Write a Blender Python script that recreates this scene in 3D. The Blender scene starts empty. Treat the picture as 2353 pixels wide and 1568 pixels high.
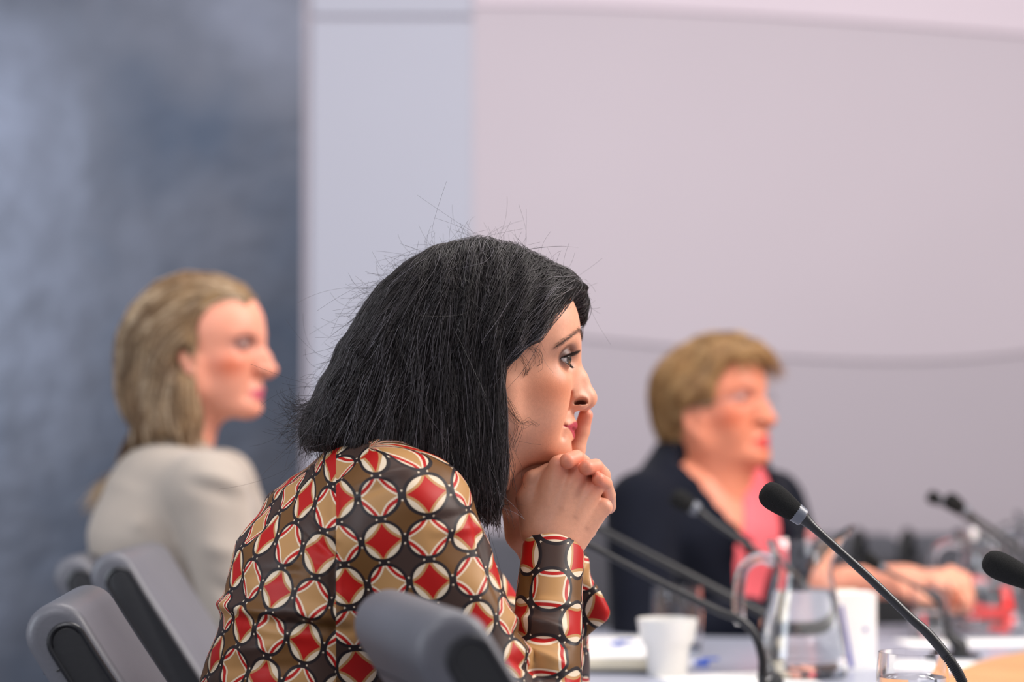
import bpy, bmesh, math, random
import numpy as np
from mathutils import Vector, Matrix

# ------------------------------------------------------------------ camera
FPX, CW, CH = 5556.0, 2353.0, 1568.0
CAM = np.array([0.0, -2.71, 1.135])
PITCH = math.atan((950.0 - 784.0) / FPX)
scene = bpy.context.scene
COL = scene.collection
cam_data = bpy.data.cameras.new('camera')
cam = bpy.data.objects.new('camera', cam_data)
COL.objects.link(cam)
cam_data.sensor_width = 36.0
cam_data.lens = 36.0 * FPX / CW
cam.location = CAM
cam.rotation_euler = (math.pi / 2 + PITCH, 0, 0)
cam_data.dof.use_dof = True
cam_data.dof.focus_distance = 2.64
cam_data.dof.aperture_fstop = 2.5
cam_data.clip_start = 0.05
scene.camera = cam

# ------------------------------------------------------------------ world
world = bpy.data.worlds.new('room_ambience')
scene.world = world
world.use_nodes = True
bg = world.node_tree.nodes['Background']
bg.inputs[0].default_value = (0.92, 0.93, 1.0, 1)
bg.inputs[1].default_value = 0.34

# ------------------------------------------------------------------ ceiling luminaires and an added light for the metal panel
def area(name, loc, target, size, power, color, size_y=None):
    l = bpy.data.lights.new(name, 'AREA')
    l.energy = power
    l.color = color
    l.shape = 'RECTANGLE'
    l.size = size
    l.size_y = size_y or size
    o = bpy.data.objects.new(name, l)
    COL.objects.link(o)
    o.location = loc
    o.rotation_euler = (Vector(target) - Vector(loc)).to_track_quat('-Z', 'Y').to_euler()
    return o
area('ceiling_light_front', (2.3, 0.2, 2.75), (0.2, 0.5, 1.0), 1.5, 105, (1.0, 0.93, 0.88))
area('ceiling_light_middle', (0.1, 1.1, 3.0), (0.1, 1.1, 0.0), 1.6, 34, (1.0, 0.94, 0.9))
area('ceiling_light_back', (-1.0, -1.8, 3.0), (-0.4, 0.0, 1.0), 1.5, 24, (0.96, 0.95, 1.0))
area('panel_reflection_light', (-3.1, -0.9, 1.8), (-1.3, 3.3, 1.5), 1.5, 60, (0.84, 0.91, 1.0), 1.9)  # unseen light, added so its reflection brightens the left of the metal panel

vs = scene.view_settings
vs.view_transform = 'Standard'
vs.look = 'None'
vs.gamma = 1.0
vs.use_curve_mapping = False
vs.exposure = 0.22
# ------------------------------------------------------------------ helpers
_cp, _sp = math.cos(PITCH), math.sin(PITCH)
def ray(px, py):
    u, v = (px - CW / 2) / FPX, (CH / 2 - py) / FPX
    return np.array([u, _cp - v * _sp, _sp + v * _cp])
def at(px, py, y):
    """pixel direction met at world depth y (y comes from what the thing touches)"""
    r = ray(px, py)
    return CAM + r * ((y - CAM[1]) / r[1])
def at_z(px, py, z):
    r = ray(px, py)
    return CAM + r * ((z - CAM[2]) / r[2])

def lin(c):
    return tuple((x / 12.92 if x <= 0.04045 else ((x + 0.055) / 1.055) ** 2.4) for x in c)
def rgb(r, g, b):
    return lin((r / 255, g / 255, b / 255))

def tag(o, label=None, cat=None, group=None, kind=None):
    if label: o['label'] = label
    if cat: o['category'] = cat
    if group: o['group'] = group
    if kind: o['kind'] = kind
    return o
def link(name, me, mat=None, parent=None, loc=None):
    o = bpy.data.objects.new(name, me)
    COL.objects.link(o)
    if mat is not None and me is not None:
        me.materials.clear(); me.materials.append(mat)
    if parent is not None: o.parent = parent
    if loc is not None: o.location = loc
    return o
def empty(name, loc=(0, 0, 0), rz=0.0):
    o = bpy.data.objects.new(name, None)
    COL.objects.link(o)
    o.location = loc; o.rotation_euler = (0, 0, rz)
    o.empty_display_size = 0.05
    return o
def arrays_mesh(name, V, F, smooth=True):
    """mesh from numpy arrays; F (n,4) or (n,3)"""
    me = bpy.data.meshes.new(name)
    V = np.ascontiguousarray(V, np.float32); F = np.ascontiguousarray(F, np.int32)
    n, k = F.shape
    me.vertices.add(len(V)); me.vertices.foreach_set('co', V.ravel())
    me.loops.add(n * k); me.loops.foreach_set('vertex_index', F.ravel())
    me.polygons.add(n)
    me.polygons.foreach_set('loop_start', np.arange(n, dtype=np.int32) * k)
    if smooth: me.polygons.foreach_set('use_smooth', np.ones(n, bool))
    me.update(calc_edges=True)
    me.validate()
    return me
def color_attr(me, name, C):
    a = me.attributes.new(name, 'FLOAT_COLOR', 'POINT')
    C4 = np.ones((len(me.vertices), 4), np.float32); C4[:, :3] = C
    a.data.foreach_set('color', C4.ravel())
def bm_mesh(name, bm, smooth=True, angle=40):
    bmesh.ops.recalc_face_normals(bm, faces=bm.faces)
    me = bpy.data.meshes.new(name)
    if smooth:
        for f in bm.faces: f.smooth = True
        lim = math.radians(angle)
        for e in bm.edges:
            if len(e.link_faces) == 2 and e.calc_face_angle(0) > lim: e.smooth = False
    bm.to_mesh(me); bm.free()
    return me
def add_box(bm, lo, hi, bevel=0.0, seg=2, mat4=None):
    c = [(a + b) / 2 for a, b in zip(lo, hi)]; s = [abs(b - a) for a, b in zip(lo, hi)]
    m = Matrix.Translation(c) @ Matrix.Diagonal((*s, 1))
    r = bmesh.ops.create_cube(bm, size=1, matrix=m)
    vs_ = r['verts']
    if bevel > 0:
        es = list({e for v in vs_ for e in v.link_edges})
        rb = bmesh.ops.bevel(bm, geom=es, offset=bevel, segments=seg, affect='EDGES', profile=0.5)
        vs_ = list({v for f in rb['faces'] for v in f.verts} | {v for v in vs_ if v.is_valid})
    if mat4 is not None:
        bmesh.ops.transform(bm, matrix=mat4, verts=vs_)
    return vs_
def add_lathe(bm, prof, seg=32, center=(0, 0, 0), cap0=True, cap1=True):
    rings = []
    for r, z in prof:
        rings.append([bm.verts.new((center[0] + r * math.cos(2 * math.pi * i / seg), center[1] + r * math.sin(2 * math.pi * i / seg), center[2] + z)) for i in range(seg)])
    for a, b in zip(rings, rings[1:]):
        for i in range(seg):
            bm.faces.new((a[i], a[(i + 1) % seg], b[(i + 1) % seg], b[i]))
    if cap0: bm.faces.new(list(reversed(rings[0])))
    if cap1: bm.faces.new(rings[-1])
    return rings
def smooth_path(P, n):
    """Catmull-Rom resample of a polyline to n points"""
    P = np.asarray(P, float)
    if len(P) < 3:
        t = np.linspace(0, 1, n)[:, None]
        return P[0] * (1 - t) + P[-1] * t
    E = np.vstack([2 * P[0] - P[1], P, 2 * P[-1] - P[-2]])
    out = []
    for s in np.linspace(0, len(P) - 1 - 1e-9, n):
        i = int(s); f = s - i
        a, b, c, d = E[i], E[i + 1], E[i + 2], E[i + 3]
        out.append(0.5 * (2 * b + (c - a) * f + (2 * a - 5 * b + 4 * c - d) * f * f + (3 * b - a - 3 * c + d) * f ** 3))
    return np.array(out)
def add_tube(bm, P, R, seg=12, cap=True):
    P = [Vector(p) for p in P]
    R = [R] * len(P) if np.isscalar(R) else list(R)
    t0 = (P[1] - P[0]).normalized()
    up = Vector((0, 1, 0)) if abs(t0.y) < 0.9 else Vector((1, 0, 0))
    n = (up - t0 * up.dot(t0)).normalized()
    rings = []
    for i, p in enumerate(P):
        t = (P[min(i + 1, len(P) - 1)] - P[max(i - 1, 0)]).normalized()
        n = (n - t * n.dot(t)).normalized()
        b = t.cross(n)
        rings.append([bm.verts.new(p + (n * math.cos(2 * math.pi * k / seg) + b * math.sin(2 * math.pi * k / seg)) * R[i]) for k in range(seg)])
    for a, c in zip(rings, rings[1:]):
        for k in range(seg):
            bm.faces.new((a[k], a[(k + 1) % seg], c[(k + 1) % seg], c[k]))
    if cap:
        bm.faces.new(list(reversed(rings[0]))); bm.faces.new(rings[-1])
    return rings
def add_prism(bm, poly, axis, a, b, bevel=0.0, seg=2):
    """extrude 2D polygon: axis 1 -> poly in (x,z) extruded along y from a to b; axis 2 -> (x,y) along z"""
    def P(p, t): return (p[0], t, p[1]) if axis == 1 else (p[0], p[1], t)
    A = [bm.verts.new(P(p, a)) for p in poly]; B = [bm.verts.new(P(p, b)) for p in poly]
    n = len(poly)
    fs = [bm.faces.new(A), bm.faces.new(list(reversed(B)))]
    for i in range(n):
        fs.append(bm.faces.new((A[i], B[i], B[(i + 1) % n], A[(i + 1) % n])))
    if bevel > 0:
        es = list(fs[0].edges) + list(fs[1].edges)
        bmesh.ops.bevel(bm, geom=es, offset=bevel, segments=seg, affect='EDGES', profile=0.5)
def part(name, mat, parent, fn, smooth=True, angle=40, loc=None):
    bm = bmesh.new(); fn(bm)
    return link(name, bm_mesh(name, bm, smooth, angle), mat, parent, loc)

# ------------------------------------------------------------------ materials
def mat(name, color, rough=0.5, metal=0.0, spec=0.5, sheen=0.0, noise=None, bump=None, sss=0.0, attr=None, coat=0.0):
    """noise=(scale, amount) colour mottling in the object's own space; bump=(scale, strength, distance)"""
    m = bpy.data.materials.new(name); m.use_nodes = True
    nt = m.node_tree; b = nt.nodes['Principled BSDF']
    b.inputs['Base Color'].default_value = (*color, 1)
    b.inputs['Roughness'].default_value = rough
    b.inputs['Metallic'].default_value = metal
    b.inputs['Specular IOR Level'].default_value = spec
    b.inputs['Coat Weight'].default_value = coat
    if sheen:
        b.inputs['Sheen Weight'].default_value = sheen; b.inputs['Sheen Roughness'].default_value = 0.4
    if sss:
        b.inputs['Subsurface Weight'].default_value = sss
        b.inputs['Subsurface Radius'].default_value = (1.0, 0.35, 0.18)
        b.inputs['Subsurface Scale'].default_value = 0.006
    src = None
    tc = nt.nodes.new('ShaderNodeTexCoord')
    if attr:
        a = nt.nodes.new('ShaderNodeAttribute'); a.attribute_name = attr; src = a.outputs['Color']
    if noise:
        n = nt.nodes.new('ShaderNodeTexNoise'); n.inputs['Scale'].default_value = noise[0]; n.inputs['Detail'].default_value = 6
        nt.links.new(tc.outputs['Object'], n.inputs['Vector'])
        mr = nt.nodes.new('ShaderNodeMapRange')
        mr.inputs[1].default_value = 0.25; mr.inputs[2].default_value = 0.75
        mr.inputs[3].default_value = 1 - noise[1]; mr.inputs[4].default_value = 1 + noise[1]
        nt.links.new(n.outputs['Fac'], mr.inputs[0])
        mx = nt.nodes.new('ShaderNodeVectorMath'); mx.operation = 'MULTIPLY'
        if src is not None: nt.links.new(src, mx.inputs[0])
        else: mx.inputs[0].default_value = color
        nt.links.new(mr.outputs[0], mx.inputs[1])
        src = mx.outputs[0]
    if src is not None: nt.links.new(src, b.inputs['Base Color'])
    if bump:
        n2 = nt.nodes.new('ShaderNodeTexNoise'); n2.inputs['Scale'].default_value = bump[0]; n2.inputs['Detail'].default_value = 4
        nt.links.new(tc.outputs['Object'], n2.inputs['Vector'])
        bp = nt.nodes.new('ShaderNodeBump'); bp.inputs['Strength'].default_value = bump[1]; bp.inputs['Distance'].default_value = bump[2]
        nt.links.new(n2.outputs['Fac'], bp.inputs['Height']); nt.links.new(bp.outputs[0], b.inputs['Normal'])
    return m
def glass_mat(name, color=(1, 1, 1), ior=1.45, rough=0.0):
    m = bpy.data.materials.new(name); m.use_nodes = True
    b = m.node_tree.nodes['Principled BSDF']
    b.inputs['Base Color'].default_value = (*color, 1); b.inputs['Roughness'].default_value = rough
    b.inputs['Transmission Weight'].default_value = 1.0; b.inputs['IOR'].default_value = ior
    return m
# ------------------------------------------------------------------ the room
M = {}
M['floor'] = mat('carpet', rgb(92, 92, 100), 0.9, noise=(60, 0.15))
M['wall'] = mat('painted_wall', rgb(206, 198, 205), 0.75, noise=(1.1, 0.03))
M['pillar'] = mat('pillar_paint', rgb(176, 177, 190), 0.7, noise=(1.3, 0.02))
M['screen'] = mat('fabric_wall_panel', rgb(188, 178, 186), 0.85, noise=(0.9, 0.035))
M['soffit'] = mat('upper_wall_paint', rgb(208, 195, 204), 0.8)
M['lowwall'] = mat('lower_wall_paint', rgb(174, 165, 173), 0.8, noise=(1.2, 0.03))
def metal_panel_mat():
    m = bpy.data.materials.new('brushed_steel_blue_panel'); m.use_nodes = True
    nt = m.node_tree; b = nt.nodes['Principled BSDF']
    tc = nt.nodes.new('ShaderNodeTexCoord')
    n = nt.nodes.new('ShaderNodeTexNoise'); n.inputs['Scale'].default_value = 1.3; n.inputs['Detail'].default_value = 5; n.inputs['Roughness'].default_value = 0.55
    nt.links.new(tc.outputs['Object'], n.inputs['Vector'])
    cr = nt.nodes.new('ShaderNodeValToRGB')
    e = cr.color_ramp.elements
    e[0].position = 0.3; e[0].color = (*rgb(66, 76, 92), 1)
    e[1].position = 0.72; e[1].color = (*rgb(122, 126, 140), 1)
    x = cr.color_ramp.elements.new(0.5); x.color = (*rgb(94, 97, 107), 1)
    nt.links.new(n.outputs['Fac'], cr.inputs[0]); nt.links.new(cr.outputs[0], b.inputs['Base Color'])
    b.inputs['Metallic'].default_value = 0.85; b.inputs['Roughness'].default_value = 0.36
    n2 = nt.nodes.new('ShaderNodeTexNoise'); n2.inputs['Scale'].default_value = 5; n2.inputs['Detail'].default_value = 3
    nt.links.new(tc.outputs['Object'], n2.inputs['Vector'])
    bp = nt.nodes.new('ShaderNodeBump'); bp.inputs['Strength'].default_value = 0.12; bp.inputs['Distance'].default_value = 0.05
    nt.links.new(n2.outputs['Fac'], bp.inputs['Height']); nt.links.new(bp.outputs[0], b.inputs['Normal'])
    return m
M['panel'] = metal_panel_mat()
WY = 3.3
def struct(name, mt, fn, parent=None, **k):
    o = part(name, mt, parent, fn, **k)
    if parent is None: o['kind'] = 'structure'
    return o
struct('floor', M['floor'], lambda bm: add_box(bm, (-4.5, -4.0, -0.1), (4.5, WY + 0.3, 0)), smooth=False)
wall_back = struct('wall_back', M['lowwall'], lambda bm: add_box(bm, (-0.52, WY, 0), (4.5, WY + 0.3, 3.4)), smooth=False)
XP0, XP1 = at(709, 700, WY - 0.06)[0], at(1086, 700, WY - 0.06)[0]
wl = struct('wall_left', M['panel'], lambda bm: add_box(bm, (-4.5, WY, 0), (-0.52, WY + 0.3, 3.4)), smooth=False)
zl = at(900, 33, WY - 0.06)[2]
def pillar(bm):
    add_box(bm, (XP0, WY - 0.014, 0), (XP1, WY + 0.0, zl - 0.004), 0.004, 1)
    add_box(bm, (XP0, WY - 0.014, zl + 0.004), (XP1, WY + 0.0, 3.4), 0.004, 1)
struct('trim_1', M['pillar'], pillar, angle=30)
def panel_poly(pxs_low, pxs_high, y):
    lo = smooth_path([at(x, p, y) for x, p in pxs_low], 40); hi = smooth_path([at(x, p, y) for x, p in pxs_high], 40)
    return [(p[0], p[2]) for p in lo] + [(p[0], p[2]) for p in reversed(hi)]
ye = WY - 0.008
low = [(1087, 745), (1340, 776), (1560, 797), (1800, 820), (2050, 830), (2250, 822), (2420, 800), (2700, 760)]
hig = [(1087, 8), (1300, 10), (1600, 22), (1900, 40), (2200, 62), (2450, 84), (2700, 110)]
up1 = [(x, y - 2) for x, y in hig]; up2 = [(x, -900) for x, y in hig]
struct('trim_2', M['screen'], lambda bm: add_prism(bm, panel_poly(low, hig, ye), 1, ye, WY + 0.0), smooth=False)
struct('trim_3', M['soffit'], lambda bm: add_prism(bm, panel_poly(up1, up2, ye - 0.05), 1, ye - 0.010, WY + 0.0), smooth=False)

# ------------------------------------------------------------------ the conference table
ZT = 0.74
M['laminate'] = mat('pale_grey_laminate', rgb(160, 164, 180), 0.32, spec=0.4)
M['darkmetal'] = mat('dark_powder_coat', rgb(45, 46, 50), 0.45)
def wood_mat():
    m = bpy.data.materials.new('light_oak'); m.use_nodes = True
    nt = m.node_tree; b = nt.nodes['Principled BSDF']
    tc = nt.nodes.new('ShaderNodeTexCoord'); mp = nt.nodes.new('ShaderNodeMapping')
    mp.inputs['Scale'].default_value = (3, 28, 28); mp.inputs['Rotation'].default_value = (0, 0, 0.3)
    nt.links.new(tc.outputs['Object'], mp.inputs[0])
    n = nt.nodes.new('ShaderNodeTexNoise'); n.inputs['Scale'].default_value = 2.5; n.inputs['Detail'].default_value = 5
    nt.links.new(mp.outputs[0], n.inputs['Vector'])
    cr = nt.nodes.new('ShaderNodeValToRGB'); e = cr.color_ramp.elements
    e[0].position = 0.3; e[0].color = (*rgb(190, 126, 74), 1); e[1].position = 0.7; e[1].color = (*rgb(222, 164, 108), 1)
    nt.links.new(n.outputs['Fac'], cr.inputs[0]); nt.links.new(cr.outputs[0], b.inputs['Base Color'])
    b.inputs['Roughness'].default_value = 0.38
    return m
M['oak'] = wood_mat()
table = empty('conference_table', (1.1, 0.5, 0))
tag(table, 'long pale grey conference table with an oak inlay, papers and microphones on it', 'table')
def rel(o):  # children written in world metres
    return tuple(-Vector(o.location))
far = at_z(1500, 1446, ZT); far2 = at_z(2353, 1432, ZT)
tp = [(-0.05, -1.2), (-0.05, 0.35), (-0.20, 0.75), (-0.20, far[1] - 0.02), (far2[0], far2[1]), (2.6, 1.75), (2.6, -1.2)]
part('table_top', M['laminate'], table, lambda bm: add_prism(bm, tp, 2, ZT - 0.03, ZT, 0.003, 2), angle=30, loc=rel(table))
ov = [at_z(x, y, ZT) for x, y in ((2353, 1500), (2290, 1512), (2235, 1528), (2190, 1548), (2160, 1575), (2150, 1610), (2170, 1660), (2230, 1720))]
ov = [(p[0], p[1]) for p in smooth_path(ov, 28)]
ov += [(1.9, ov[-1][1] - 0.1), (1.9, ov[0][1] + 0.1)]
part('oak_inlay', M['oak'], table, lambda bm: add_prism(bm, ov, 2, ZT - 0.002, ZT + 0.0015), angle=30, loc=rel(table))
for lx, ly in ((0.75, -0.9), (0.75, 1.2), (2.3, -0.9), (2.3, 1.35)):
    part('leg', M['darkmetal'], table, lambda bm: add_lathe(bm, [(0.16, 0), (0.16, 0.012), (0.035, 0.02), (0.035, ZT - 0.03)], 24, (lx, ly, 0)), loc=rel(table))

# ------------------------------------------------------------------ grey leather chairs
M['leather'] = mat('grey_leather', rgb(100, 100, 107), 0.42, spec=0.45, noise=(9, 0.06), bump=(300, 0.16, 0.0015))
M['gusset'] = mat('black_leather', rgb(30, 30, 34), 0.32, spec=0.55, bump=(120, 0.15, 0.002))
M['chrome'] = mat('polished_aluminium', rgb(190, 190, 195), 0.2, metal=1.0)
CT = 0.066
def capsule_outline(hw, h, n=14):
    """rounded-top upright slab outline in (n, t)"""
    pts = [(-hw, -h)]
    for i in range(n + 1):
        a = math.pi - math.pi * i / n
        pts.append((hw * math.cos(a), hw * math.sin(a) - hw))
    pts.append((hw, -h))
    return pts
_ls = np.linspace(0, 0.6, 301)
def _lean_angle(sv, tilt): return tilt * (0.86 + 0.10 * np.clip(sv / 0.1, 0, 1)) * (1 - np.clip((sv - 0.20) / 0.14, 0, 1) ** 2 * (3 - 2 * np.clip((sv - 0.20) / 0.14, 0, 1)))
def lean(p, tilt):
    """slab coords -> chair x,z; top at origin, raked above, upright behind the seat"""
    n, t = p
    s = max(-t, 0.0)
    an = _lean_angle(_ls, tilt); dx = np.concatenate([[0], np.cumsum(np.sin(an[:-1]) * 0.002)]); dz = np.concatenate([[0], np.cumsum(np.cos(an[:-1]) * 0.002)])
    a = float(np.interp(s, _ls, an))
    return (float(np.interp(s, _ls, dx)) + n * math.cos(a), -float(np.interp(s, _ls, dz)) + n * math.sin(a))
def make_chair(width=0.28, tilt=math.radians(35)):
    root = empty('conference_chair')
    W = width / 2
    TOP = 0.935
    def outline(hw, h, inset=0.0, shift=0.0):
        pts = capsule_outline(hw, h)
        dense = []
        for a, b in zip(pts, pts[1:]):
            k = 26 if abs(a[1] - b[1]) > 0.2 else 1
            for j in range(k): dense.append((a[0] + (b[0] - a[0]) * j / k, a[1] + (b[1] - a[1]) * j / k))
        dense.append(pts[-1])
        return [(q[0], q[1] + TOP) for q in (lean((p[0] + shift, p[1] - inset), tilt) for p in dense)]
    def back(bm):
        r = 0.013; rings = []
        prof = [(r * (1 - math.sin(a)), -(W - r * (1 - math.cos(a)))) for a in np.linspace(0, math.pi / 2, 6)]
        prof += [(i_, -y_) for i_, y_ in reversed(prof)]
        for i_, y_ in prof:
            rings.append([bm.verts.new((x, y_, z)) for x, z in outline(CT / 2 - i_, 0.47, i_)])
        n = len(rings[0])
        for a, b in zip(rings, rings[1:]):
            for k in range(n): bm.faces.new((a[k], a[(k + 1) % n], b[(k + 1) % n], b[k]))
        bm.faces.new(rings[0]); bm.faces.new(list(reversed(rings[-1])))
    part('backrest', M['leather'], root, back, angle=50)
    for s in (-1, 1):
        g = part('side_gusset', M['gusset'], root, lambda bm: add_prism(bm, outline(0.0165, 0.44, 0.028, 0.006), 1, s * (W - 0.01), s * (W + 0.003), 0.003, 3), angle=35)
        pl = [(x, s * (W + 0.002), z) for x, z in outline(0.0180, 0.44, 0.0265, 0.006)]
        part('piping', M['gusset'], g, lambda bm: add_tube(bm, pl, 0.0030, 8))
        sm = [(lean((n_, -0.062 - 0.12 * (n_ + 0.033)), tilt)[0], s * (W + 0.0002), lean((n_, -0.062 - 0.12 * (n_ + 0.033)), tilt)[1] + TOP) for n_ in (-0.019, -0.016, -0.0125)]
        part('stitch', M['gusset'], root, lambda bm: add_tube(bm, sm, 0.0009, 6))
    part('seam', M['gusset'], root, lambda bm: add_tube(bm, [(lean((-CT / 2 - 0.0002, -0.06), tilt)[0], y, lean((-CT / 2 - 0.0002, -0.06), tilt)[1] + TOP) for y in np.linspace(-W + 0.015, W - 0.015, 8)], 0.0011, 6))
    part('seat', M['leather'], root, lambda bm: add_box(bm, (0.12, -W - 0.09, 0.405), (0.60, W + 0.09, 0.49), 0.03, 4))
    part('seat_shell', M['darkmetal'], root, lambda bm: add_box(bm, (0.14, -W + 0.04, 0.375), (0.52, W - 0.04, 0.41), 0.012, 2))
    part('column', M['chrome'], root, lambda bm: add_lathe(bm, [(0.036, 0.07), (0.036, 0.2), (0.025, 0.205), (0.025, 0.38)], 20, (0.34, 0, 0)))
    for i in range(5):
        a = 2 * math.pi * i / 5 + 0.3
        d = np.array([math.cos(a), math.sin(a), 0])
        c = np.array([0.34, 0, 0])
        lg = part('base_leg', M['chrome'], root, lambda bm: add_tube(bm, [c + d * 0.02 + (0, 0, .11), c + d * 0.16 + (0, 0, .095), c + d * 0.29 + (0, 0, .07)], [0.026, 0.02, 0.013], 10))
        def caster(bm):
            p = c + d * 0.285
            r = bmesh.ops.create_cone(bm, cap_ends=True, segments=16, radius1=0.028, radius2=0.028, depth=0.034,
                matrix=Matrix.Translation((p[0], p[1], 0.028)) @ Matrix.Rotation(a, 4, 'Z') @ Matrix.Rotation(math.pi / 2, 4, 'X'))
        part('caster', M['darkmetal'], lg, caster)
    return root
def copy_tree(o, parent=None):
    c = o.copy(); COL.objects.link(c)
    if parent is not None: c.parent = parent
    for ch in o.children: copy_tree(ch, c)
    return c
def set_chair(o, top, rz, label, ztop):
    """top = world x,y of the middle of the backrest's rolled top; the gas lift sets its height"""
    o.location = (top[0], top[1], 0); o.rotation_euler = (0, 0, rz)
    dz = ztop - 0.935
    for ch in o.children:
        k = ch.name.split('.')[0]
        if k in ('backrest', 'side_gusset', 'seam', 'stitch', 'seat', 'seat_shell'): ch.location.z += dz
        if k == 'column':
            ch.location.z += dz * 0.5
    tag(o, label, 'chair', 'grey leather chairs at the table')
chair = make_chair()
chairs = [chair] + [copy_tree(chair) for _ in range(3)]
set_chair(chairs[0], (-0.492, -0.08), math.radians(3), 'grey leather chair with black side gussets behind the dark-haired woman in focus', 0.935)
set_chair(chairs[1], (-0.562, 0.78), math.radians(-3), 'empty grey leather chair between the dark-haired and the blonde woman', 0.938)
set_chair(chairs[2], (-0.706, 1.235), math.radians(0), 'half-hidden chair of the blonde woman at the far left, only its dark edge showing', 0.905)
set_chair(chairs[3], (-0.098, -0.57), math.radians(15), 'blurred grey chair back nearest the camera, in front of the patterned blouse', 0.966)

# ------------------------------------------------------------------ padded bench along the wall
M['benchfab'] = mat('dark_grey_upholstery', rgb(78, 78, 86), 0.8, noise=(30, 0.1))
bench = empty('wall_bench', (0.9, 2.75, 0))
tag(bench, 'low dark grey upholstered bench running along the back wall', 'bench')
zb = at(2000, 1232, 2.9)[2]
for i in range(4):
    x0 = -0.45 + i * 0.68
    part('back_cushion', M['benchfab'], bench, lambda bm: add_box(bm, (x0, 2.9, 0.45), (x0 + 0.672, 3.02, zb), 0.025, 3), loc=rel(bench))
    part('seat_cushion', M['benchfab'], bench, lambda bm: add_box(bm, (x0, 2.46, 0.36), (x0 + 0.672, 2.92, 0.47), 0.025, 3), loc=rel(bench))
part('plinth', M['darkmetal'], bench, lambda bm: add_box(bm, (-0.43, 2.5, 0.0), (2.25, 2.98, 0.365)), smooth=False, loc=rel(bench))
# ------------------------------------------------------------------ microphones
M['foam'] = mat('black_foam', rgb(34, 34, 34), 0.95, spec=0.15, noise=(900, 0.35), bump=(1500, 0.7, 0.002))
M['black'] = mat('satin_black', rgb(30, 30, 32), 0.38, spec=0.5)
M['greyplastic'] = mat('grey_collar_plastic', rgb(96, 100, 110), 0.35)
def microphone(label, head, pts, base_xy, scale=1.0, flex_from=0.62, group='table microphones', ring=True):
    """head = world point at the tip of the foam; pts = stem path from the foam to the base socket"""
    bx, by = base_xy
    root = empty('microphone', (bx, by, ZT)); L = rel(root)
    tag(root, label, 'microphone', group)
    head = np.array(head); p0 = np.array(pts[0])
    ax = (p0 - head); ln = np.linalg.norm(ax); ax /= ln
    prof = [(0.0, 0.40), (0.06, 0.72), (0.2, 0.95), (0.4, 1.0), (0.7, 0.89), (1.0, 0.73)]
    R = 0.0150 * scale
    sp = smooth_path([(a, b, 0) for a, b in prof], 18)
    part('windscreen', M['foam'], root, lambda bm: add_tube(bm, [head + ax * ln * a for a, b, _ in sp], [R * max(b, 0.05) for a, b, _ in sp], 28), loc=L)
    def collar(bm):
        add_tube(bm, [p0 - ax * 0.001, p0 + ax * 0.010 * scale, p0 + ax * 0.011 * scale], [0.0111 * scale, 0.0100 * scale, 0.0085 * scale], 24)
    part('collar', M['greyplastic'], root, collar, loc=L)
    path = smooth_path([p0 + ax * 0.008 * scale] + list(pts[1:]), 90)
    k = int(90 * flex_from)
    rr = [0.0052 * math.exp(-i / 3.6) + 0.0038 + 0.0019 * min(i / 50, 1) for i in range(k + 1)]
    part('stem', M['black'], root, lambda bm: add_tube(bm, path[:k + 1], [r * scale for r in rr], 14), loc=L)
    fx = smooth_path(path[k:], 130)
    part('gooseneck', M['black'], root, lambda bm: add_tube(bm, fx, [(0.0056 + (0.0006 if i % 4 < 2 else -0.0003)) * scale for i in range(len(fx))], 12), loc=L)
    e = fx[-1]
    def sock(bm):
        d = (fx[-1] - fx[-3]); d /= np.linalg.norm(d)
        add_tube(bm, [e - d * 0.012, e + d * 0.006, np.array([bx, by, ZT + 0.02]), np.array([bx, by, ZT + 0.004])], [0.0068 * scale, 0.0098 * scale, 0.014, 0.016], 18)
    part('socket', M['black'], root, sock, loc=L)
    part('base', M['black'], root, lambda bm: add_lathe(bm, [(0.034, 0.0), (0.034, 0.004), (0.028, 0.007)], 28, (bx, by, ZT)), loc=L)
    return root
ym = 0.02
def mic_px(label, tip, pix, y0, y1=None, base=None, **k):
    """pixel polyline from the foam tip down to the socket, depth running from y0 to y1"""
    y1 = y0 if y1 is None else y1
    n = len(pix)
    P = [at(px, py, y0 + (y1 - y0) * i / max(n - 1, 1)) for i, (px, py) in enumerate(pix)]
    h = at(tip[0], tip[1], y0)
    b = (P[-1][0] + 0.02, P[-1][1]) if base is None else base
    return microphone(label, h, P, b, **k)
mic_px('sharp black gooseneck microphone with foam cover rising in front of the navy jacket', (1752, 1124),
       [(1828, 1178), (1900, 1240), (2000, 1331), (2090, 1418), (2132, 1456), (2178, 1512), (2205, 1555), (2222, 1600), (2240, 1660)], -0.06, -0.06, flex_from=0.60)
mic_px('black microphone head cut off by the right edge of the photo', (2262, 1285),
       [(2370, 1335), (2460, 1395), (2560, 1500), (2600, 1620), (2610, 1700)], -0.12, -0.05, scale=1.0)
mic_px('gooseneck microphone whose bent stem ends beside the white cup', (1185, 1160),
       [(1262, 1207), (1370, 1262), (1500, 1330), (1640, 1400), (1700, 1425), (1735, 1462), (1751, 1510), (1752, 1545), (1752, 1572)], 0.66, 0.66, flex_from=0.66, scale=1.1)
mic_px('microphone stem running just above the one that ends beside the cup', (1230, 1130),
       [(1300, 1170), (1390, 1222), (1560, 1310), (1720, 1395), (1800, 1436), (1855, 1466), (1878, 1500)], 1.06, 1.06, flex_from=0.78, scale=1.3)
mic_px('blurred microphone in front of the navy jacket and pink top', (1545, 1138),
       [(1590, 1165), (1660, 1215), (1750, 1275), (1830, 1330), (1890, 1385), (1915, 1440), (1920, 1480)], 1.15, 1.15, flex_from=0.72, scale=1.05)
mic_px('rearmost blurred microphone in the right background, leftmost of the pair', (2132, 1138),
       [(2160, 1152), (2210, 1185), (2290, 1245), (2350, 1300), (2385, 1360), (2390, 1415)], 1.62, 1.62, flex_from=0.72, scale=0.8)
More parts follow.
